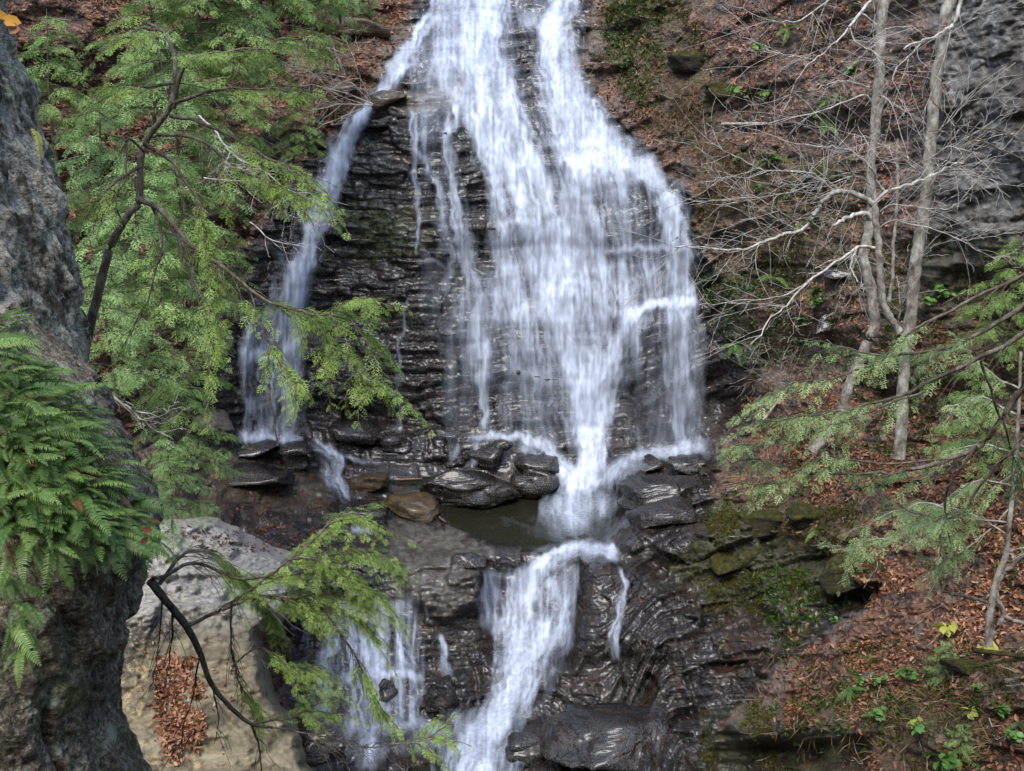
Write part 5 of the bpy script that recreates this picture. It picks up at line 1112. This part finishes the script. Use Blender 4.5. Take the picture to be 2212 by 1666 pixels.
bare_tree('hazy farther tree trunk rising up the leafy bank, forked low with curved roots', 'tree', (1760, 970), 17.2,
    ([(1755, 975), (1790, 935), (1818, 895), (1832, 834), (1858, 780), (1871, 748), (1888, 700), (1880, 620), (1866, 560), (1876, 500), (1884, 450), (1880, 343), (1892, 274), (1900, 137), (1904, 69), (1918, -60)], .085, .08),
    [([(1889, 480), (1870, 462), (1840, 466), (1815, 478), (1798, 488)], .05, .02, -.3), ([(1878, 189), (1840, 178), (1813, 175), (1780, 186), (1745, 199)], .013), ([(1880, 220), (1865, 206), (1820, 222), (1779, 237), (1686, 261), (1573, 281)], .020), ([(1900, 60), (1860, 30), (1834, 58), (1800, 95), (1762, 130), (1727, 165), (1693, 240)], .020, .006, -.3),
     ([(1910, -50), (1880, 0), (1834, 58)], .028, .02), ([(1820, -40), (1789, 0), (1745, 34), (1693, 51)], .020, .008), ([(1762, 130), (1720, 122), (1693, 120), (1640, 98), (1600, 75)], .011), ([(1693, 51), (1650, 40), (1580, 10), (1540, -20)], .009), ([(1885, 215), (1920, 215), (1960, 330), (1960, 350)], .010), ([(1850, 540), (1838, 570), (1850, 610)], .018, .01),
     ([(1834, 58), (1850, 90), (1880, 110), (1910, 125)], .012)],
    (LICHB, PALE), (2.2, .95, .0042))
bare_tree('thin mossy sapling stem behind the two pale trunks', 'sapling', (1925, 640), 17.5, ([(1920, 650), (1928, 600), (1930, 520), (1938, 450), (1940, 300)], .030, .02), [([(1936, 470), (1960, 420), (1990, 380)], .01)], (LICHB, LICHB), (3, .4, .005), name='sapling')
bare_tree('bare white shrub arching over the top of the narrow fall', 'shrub', (800, 225), 22.5, None, [([(805, 225), (758, 206), (686, 185), (600, 185), (515, 171)], .016), ([(805, 228), (740, 225), (680, 235), (620, 245)], .013), ([(800, 220), (760, 180), (720, 160), (650, 165)], .012), ([(790, 230), (700, 270), (640, 300), (590, 320)], .011), ([(800, 215), (770, 150), (745, 110)], .009), ([(800, 230), (720, 200), (660, 150), (560, 140)], .011)],
    (PALE, PALE), (5, .8, .005), name='bare_shrub')
bare_tree('bare white twigs drooping among the hemlocks toward the narrow fall', 'shrub', (430, 250), 15.5, None, [([(430, 250), (470, 290), (497, 329), (560, 365), (620, 410), (690, 490)], .016), ([(497, 329), (490, 350), (485, 380)], .010), ([(485, 362), (520, 365), (600, 372)], .010), ([(440, 385), (520, 392), (600, 400), (680, 440)], .010), ([(620, 410), (640, 450), (655, 490)], .008), ([(540, 480), (590, 520), (650, 530)], .009)],
    (PALE, PALE), (4, .45, .004), name='bare_shrub')
bare_tree('dead brown twig standing upright in the foam of the narrow fall', 'twig', (600, 962), 15.0, None, [([(600, 962), (594, 920), (586, 860), (582, 800)], .014, .005, 0), ([(600, 955), (606, 930), (604, 905)], .007, .003, 0)], (BARK, BARK), (2, .12, .004), name='dead_twig')
bare_tree('lichened fallen branch forked above the tilted slab', 'branch', (228, 848), 11.5, None, [([(228, 848), (260, 870), (290, 890), (330, 925), (372, 952)], .022, .006, .2), ([(288, 888), (340, 900), (388, 918)], .013, .004, .3), ([(310, 905), (350, 897), (380, 872)], .009, .003, .3)], (LICHB, LICHB), (2, .3, .005), name='fallen_branch')
bare_tree('long thin brown stem leaning across the bank beside the main fall', 'stem', (1740, 505), 19.5, None, [([(1745, 507), (1690, 480), (1600, 420), (1540, 370), (1510, 320), (1430, 300)], .014, .006, -.3)], (DRYG, LICHB), (3, .5, .005), name='leaning_stem')
bare_tree('pale bare shrub twigs under the mossy ledge by the dark recess', 'shrub', (1700, 845), 17.0, None, [([(1720, 850), (1680, 800), (1640, 770), (1610, 740)], .010), ([(1700, 845), (1660, 830), (1640, 790)], .008), ([(1710, 850), (1700, 800), (1660, 740)], .008)], (LICHB, LICHB), (6, .5, .0045), name='bare_shrub')
bare_tree('dark crooked root reaching across the leaves to the young blue-green hemlock', 'root', (2130, 1300), 11.3, None, [([(2135, 1302), (2090, 1290), (2045, 1282), (2030, 1262)], .020, .010, .2)], (BARK, BARK), None, name='root')
bare_tree('smooth grey stem rising at the frame edge over the leaf slope', 'sapling', (2100, 1360), 11.2, None, [([(2140, 1380), (2165, 1330), (2150, 1280), (2170, 1240), (2230, 1180)], .030, .025, 0), ([(2165, 1330), (2215, 1350), (2260, 1360)], .026, .02, .1)], (LICHB, LICHB), None, name='sapling')
bare_tree('mossy fallen stick lying across the herbs at the frame edge', 'branch', (2120, 1410), 10.4, None, [([(2100, 1405), (2160, 1412), (2220, 1420), (2280, 1410)], .030, .02, 0), ([(2110, 1440), (2180, 1425), (2240, 1430)], .016, .01, 0)], (BARK, R['moss']), (2, .3, .005), name='fallen_branch')
bare_tree('roots creeping down the leafy bank below the forked tree', 'root', (1800, 600), 18.4, None, [([(1850, 560), (1830, 610), (1810, 650), (1795, 690)], .018, .008, -.1), ([(1880, 600), (1840, 640), (1820, 680)], .013, .006, -.1), ([(1760, 580), (1800, 560), (1840, 555)], .014, .01, 0)], (LICHB, LICHB), (2, .3, .006), name='root')
# flat weathered log, short stick in the shallow pool
def log(u0, v0, u1, v1, r, mat, label, name='log', flat=.6):
    a = P(np.float64(u0), np.float64(v0), TY(u0, v0) - .12); b = P(np.float64(u1), np.float64(v1), TY(u1, v1) - .12); c = (a + b) / 2; t = np.linspace(0, 1, 12)[:, None]
    V_, F_ = tube(a + (b - a) * t - c, r, r * .7, 9, .25); V_[:, 2] *= flat; k = len(V_)
    caps = np.array([[0, 1, 2, 3], [3, 4, 5, 0], [k - 9, k - 8, k - 7, k - 6]]); bg = Bag(); bg.add(V_, F_); o = obj(name, bg.mesh(name, True), mat, label=label, cat=name.replace('_', ' ')); o.location = tuple(c); return o
log(1562, 270, 1660, 266, .075, LICHB, 'flat weathered grey log lying across the leafy bank')
log(862, 1036, 912, 1034, .022, leafy_material('orange_wood', (.3, .14, .06), (.42, .2, .09), (.5, .3, .15)), 'short orange-brown stick at the edge of the shallow pool', 'stick', 1)
log(950, 1118, 962, 1128, .03, BARK, 'little dark stick on the pale rim of the green pool', 'stick', 1)
log(1652, 905, 1700, 840, .03, LICHB, 'pale broken stick leaning on the leaves below the recess', 'stick', 1)

# ------------------------------------------------------------------ herbs on the leafy bank
def herb_leaf(seed):
    r = random.Random(seed); n = 6; Vs = []
    for k in range(n - 1):
        t0, t1 = k / (n - 1), (k + 1) / (n - 1); w = lambda t: .36 * math.sin(math.pi * min(1, t * .93 + .05)) ** .8 * (1 + .10 * math.cos(t * 28)); z = lambda t: .22 * t - .40 * t * t
        for sg in (1, -1): Vs.append(np.array([(t0, 0, z(t0)), (t1, 0, z(t1)), (t1, sg * w(t1), z(t1) + .05), (t0, sg * w(t0), z(t0) + .05)])[::sg])
    V_ = np.concatenate(Vs); return mesh_np('leaf', V_, np.arange(len(V_)).reshape(-1, 4), {'tint': .5 + .2 * r.random() + 0 * V_[:, 0]}, True)
HERB = leafy_material('herb_green', (.03, .08, .02), (.09, .20, .045), (.20, .36, .09), .45, .35)
HERBY = leafy_material('herb_yellow', (.20, .22, .03), (.42, .44, .09), (.60, .58, .22), .45, .35)
HL_ = [herb_leaf(i) for i in range(3)]; HY_ = [herb_leaf(9)]; HS_ = {}
for m_ in HL_: m_.materials.append(HERB)
HY_[0].materials.append(HERBY)
def herb(u, v, h, label, yellow=False, n=8, seed=0, cat='herb'):
    r = random.Random(seed + int(u)); Y = float(TY(u, v)) - .05; loc = P(np.float64(u), np.float64(v), np.float64(Y)); H = h * Y / FPX
    root = empty('leafy_herb', loc, label, cat, None); bg = Bag()
    for s_ in range(3):
        lx, ly = r.uniform(-.45, .45) * H, -r.uniform(.1, .4) * H; q = np.array([(0, 0, -.05), (lx * .4, ly * .4, H * .5), (lx, ly, H * r.uniform(.6, .95))]); bg.add(*tube(smooth_line(q, 3), .006, .003, 4))
        for k in range(max(2, n // 2)):
            o = bpy.data.objects.new('leaf', r.choice(HY_ if yellow else HL_)); COL.objects.link(o); o.parent = root; t = r.uniform(.55, 1); o.location = tuple(q[0] * (1 - t) + q[2] * t)
            sc = H * r.uniform(.30, .50); o.scale = (sc, sc, sc); o.rotation_euler = (r.uniform(-.5, .5) + .5, r.uniform(-.2, .5), r.uniform(-math.pi, math.pi) * .9 - math.pi / 2)
    st = obj('stem', bg.mesh('stem', True), HERB); st.parent = root; return root
HB = [(1600, 222, 40, 'leafy green herb above the flat weathered log, the one closer to the fall'), (1655, 226, 40, 'leafy green herb above the flat weathered log, by the tip of a white limb'), (1638, 126, 36, 'small green herb high on the bank under the uppermost white limb'), (1830, 165, 36, 'pale green herb behind the limbs near the hazy trunk'),
      (1703, 432, 26, 'little herb above the kink of the thick white branch'), (1631, 418, 22, 'small herb in dead grass below the white twigs'), (1751, 646, 34, 'green herb below the crossing of two pale branches'), (1765, 672, 38, 'broad leaved herb hanging under the crossing branches'), (1736, 712, 36, 'bright herb growing where the long pale branch ends'),
      (2021, 636, 30, 'light green herb beside the tall pale trunk, upper of two'), (2042, 650, 30, 'light green herb between the pale trunk and the rock wall'), (1998, 668, 34, 'round bluish leafed herb touching the tall pale trunk'), (1782, 1186, 28, 'small herb at the tip of the blue-green hemlock bough'), (1798, 1346, 24, 'tiny herb on wet leaves below the big mossy rock'),
      (1851, 1478, 28, 'small sprout above the grey stone among the herbs'), (1899, 1480, 34, 'green herb just beyond the small grey stone'), (2122, 1416, 50, 'yellow-green seedling under the mossy fallen stick'), (2025, 1660, 70, 'largest bright herb at the bottom edge of the picture'), (1985, 1590, 46, 'notched green herb halfway up the lower leaf slope'),
      (2160, 1545, 46, 'green herb beside the frame edge with drooping leaves'), (1885, 1560, 50, 'low spreading herb on the brown leaves'), (1960, 1470, 44, 'leafy herb between the grey stone and the hemlock seedling'), (2190, 1600, 40, 'pale herb in the dead grass at the frame edge'), (2100, 1500, 34, 'green herb below the hemlock seedling')]
for k, (u, v, h, lab) in enumerate(HB): herb(u, v, h, lab, n=12, seed=k, yellow='yellow-green' in lab)
herb(2040, 1380, 60, 'pale yellow seedling with bleached leaves above the hemlock seedling', True, 9, 50); herb(2088, 1555, 44, 'bright yellow-green herb in the middle of the lower slope', True, 9, 51); herb(1975, 1570, 40, 'yellowing herb beside orange leaves', True, 9, 52)
GF = 'small ferns on the leafy bank'
for k, (u, v, sz, n, lab) in enumerate([(1779, 262, .55, 7, 'large fern on the high bank behind the arching limbs'), (1806, 210, .45, 6, 'fern just above the large one on the high bank'), (1604, 332, .40, 5, 'fern below the flat weathered log nearer the fall'), (1662, 342, .42, 6, 'fern below the end of the flat weathered log'),
        (1672, 600, .42, 6, 'fern hanging above the long pale branch'), (1590, 745, .45, 9, 'dark green fern tuft beside the black recess'), (1765, 1145, .32, 6, 'bright little fern sprouting on the mossy rocks'), (1837, 1485, .34, 7, 'fern tuft on the lower leaf slope nearest the wet rock'), (2000, 1555, .36, 5, 'fern leaning down the lower leaf slope'),
        (2146, 665, .40, 7, 'fern under the pale patch of the rock wall'), (1950, 1445, .26, 6, 'small fern near the hemlock seedling'), (2200, 1560, .36, 6, 'fern cut off by the frame edge low on the slope'), (1700, 60, .5, 6, 'shaded fern at the top edge behind the white limbs'), (1740, 480, .34, 5, 'fern under the thick kinked white branch')]):
    Y = float(TY(u, v)); fern(tuple(P(np.float64(u), np.float64(v), np.float64(Y - .08))), n, sz, -math.pi / 2, lab, None, 1.5, seed=100 + k, droop=.5, lift=.6)
sd_ = copy_thing(protos[0], tuple(P(2036., 1475., float(TY(2036, 1475)))), 1.0, .26, 'dark green hemlock seedling below the pale yellow seedling', 'hemlocks growing on the slope')
copy_thing(protos[1], tuple(P(2077., 1650., float(TY(2077, 1650)))), 3.0, .22, 'tiny hemlock seedling beside the largest bright herb', 'hemlocks growing on the slope')
copy_thing(protos[2], tuple(P(2160., 780., float(TY(2160, 780)) - .5)), 2.0, .8, 'blue-green hemlock at the frame edge below the rock wall', 'hemlocks growing on the slope')
copy_thing(protos[1], tuple(P(2110., 1010., float(TY(2110, 1010)) - 1.2)), 4.0, .7, 'hemlock low behind the sweeping dark limbs at the frame edge', 'hemlocks growing on the slope')
# ochre leaves caught on the grey outcrop and among the ferns
OCH = leafy_material('ochre_leaf', (.35, .16, .02), (.55, .27, .03), (.70, .45, .10), .6, .4)
def big_leaf(u, v, Y, s_, label, mat, rot):
    V_ = LV * [1, 1.6, 1.4]; o = obj('autumn_leaf', mesh_np('autumn_leaf', V_, LFc, {'tint': np.full(6, .6)}), mat, label=label, cat='leaf'); o.location = tuple(P(np.float64(u), np.float64(v), np.float64(Y))); o.scale = (s_,) * 3; o.rotation_euler = rot
big_leaf(25, 46, 5.0, .085, 'bright ochre leaf at the very top corner beside the grey outcrop', OCH, (1.2, .2, .1)); big_leaf(2, 34, 5.0, .08, 'second ochre leaf cut by the frame at the top corner', OCH, (1.0, .5, .8)); big_leaf(30, 62, 5.0, .08, 'dark rust leaf hanging below the bright ochre leaf', LEAF, (1.4, .1, -.4))
big_leaf(8, 1012, 4.1, .075, 'tan leaf lying on the fern fronds at the frame edge', LEAF, (1.0, .4, 1.2)); big_leaf(318, 1145, 4.2, .045, 'rust brown leaf caught under the corner of the fern bank', LEAFWET, (1.3, .2, .4)); big_leaf(312, 1168, 4.2, .04, 'second rust brown leaf on the rock corner under the ferns', LEAFWET, (1.2, -.2, 1.0))
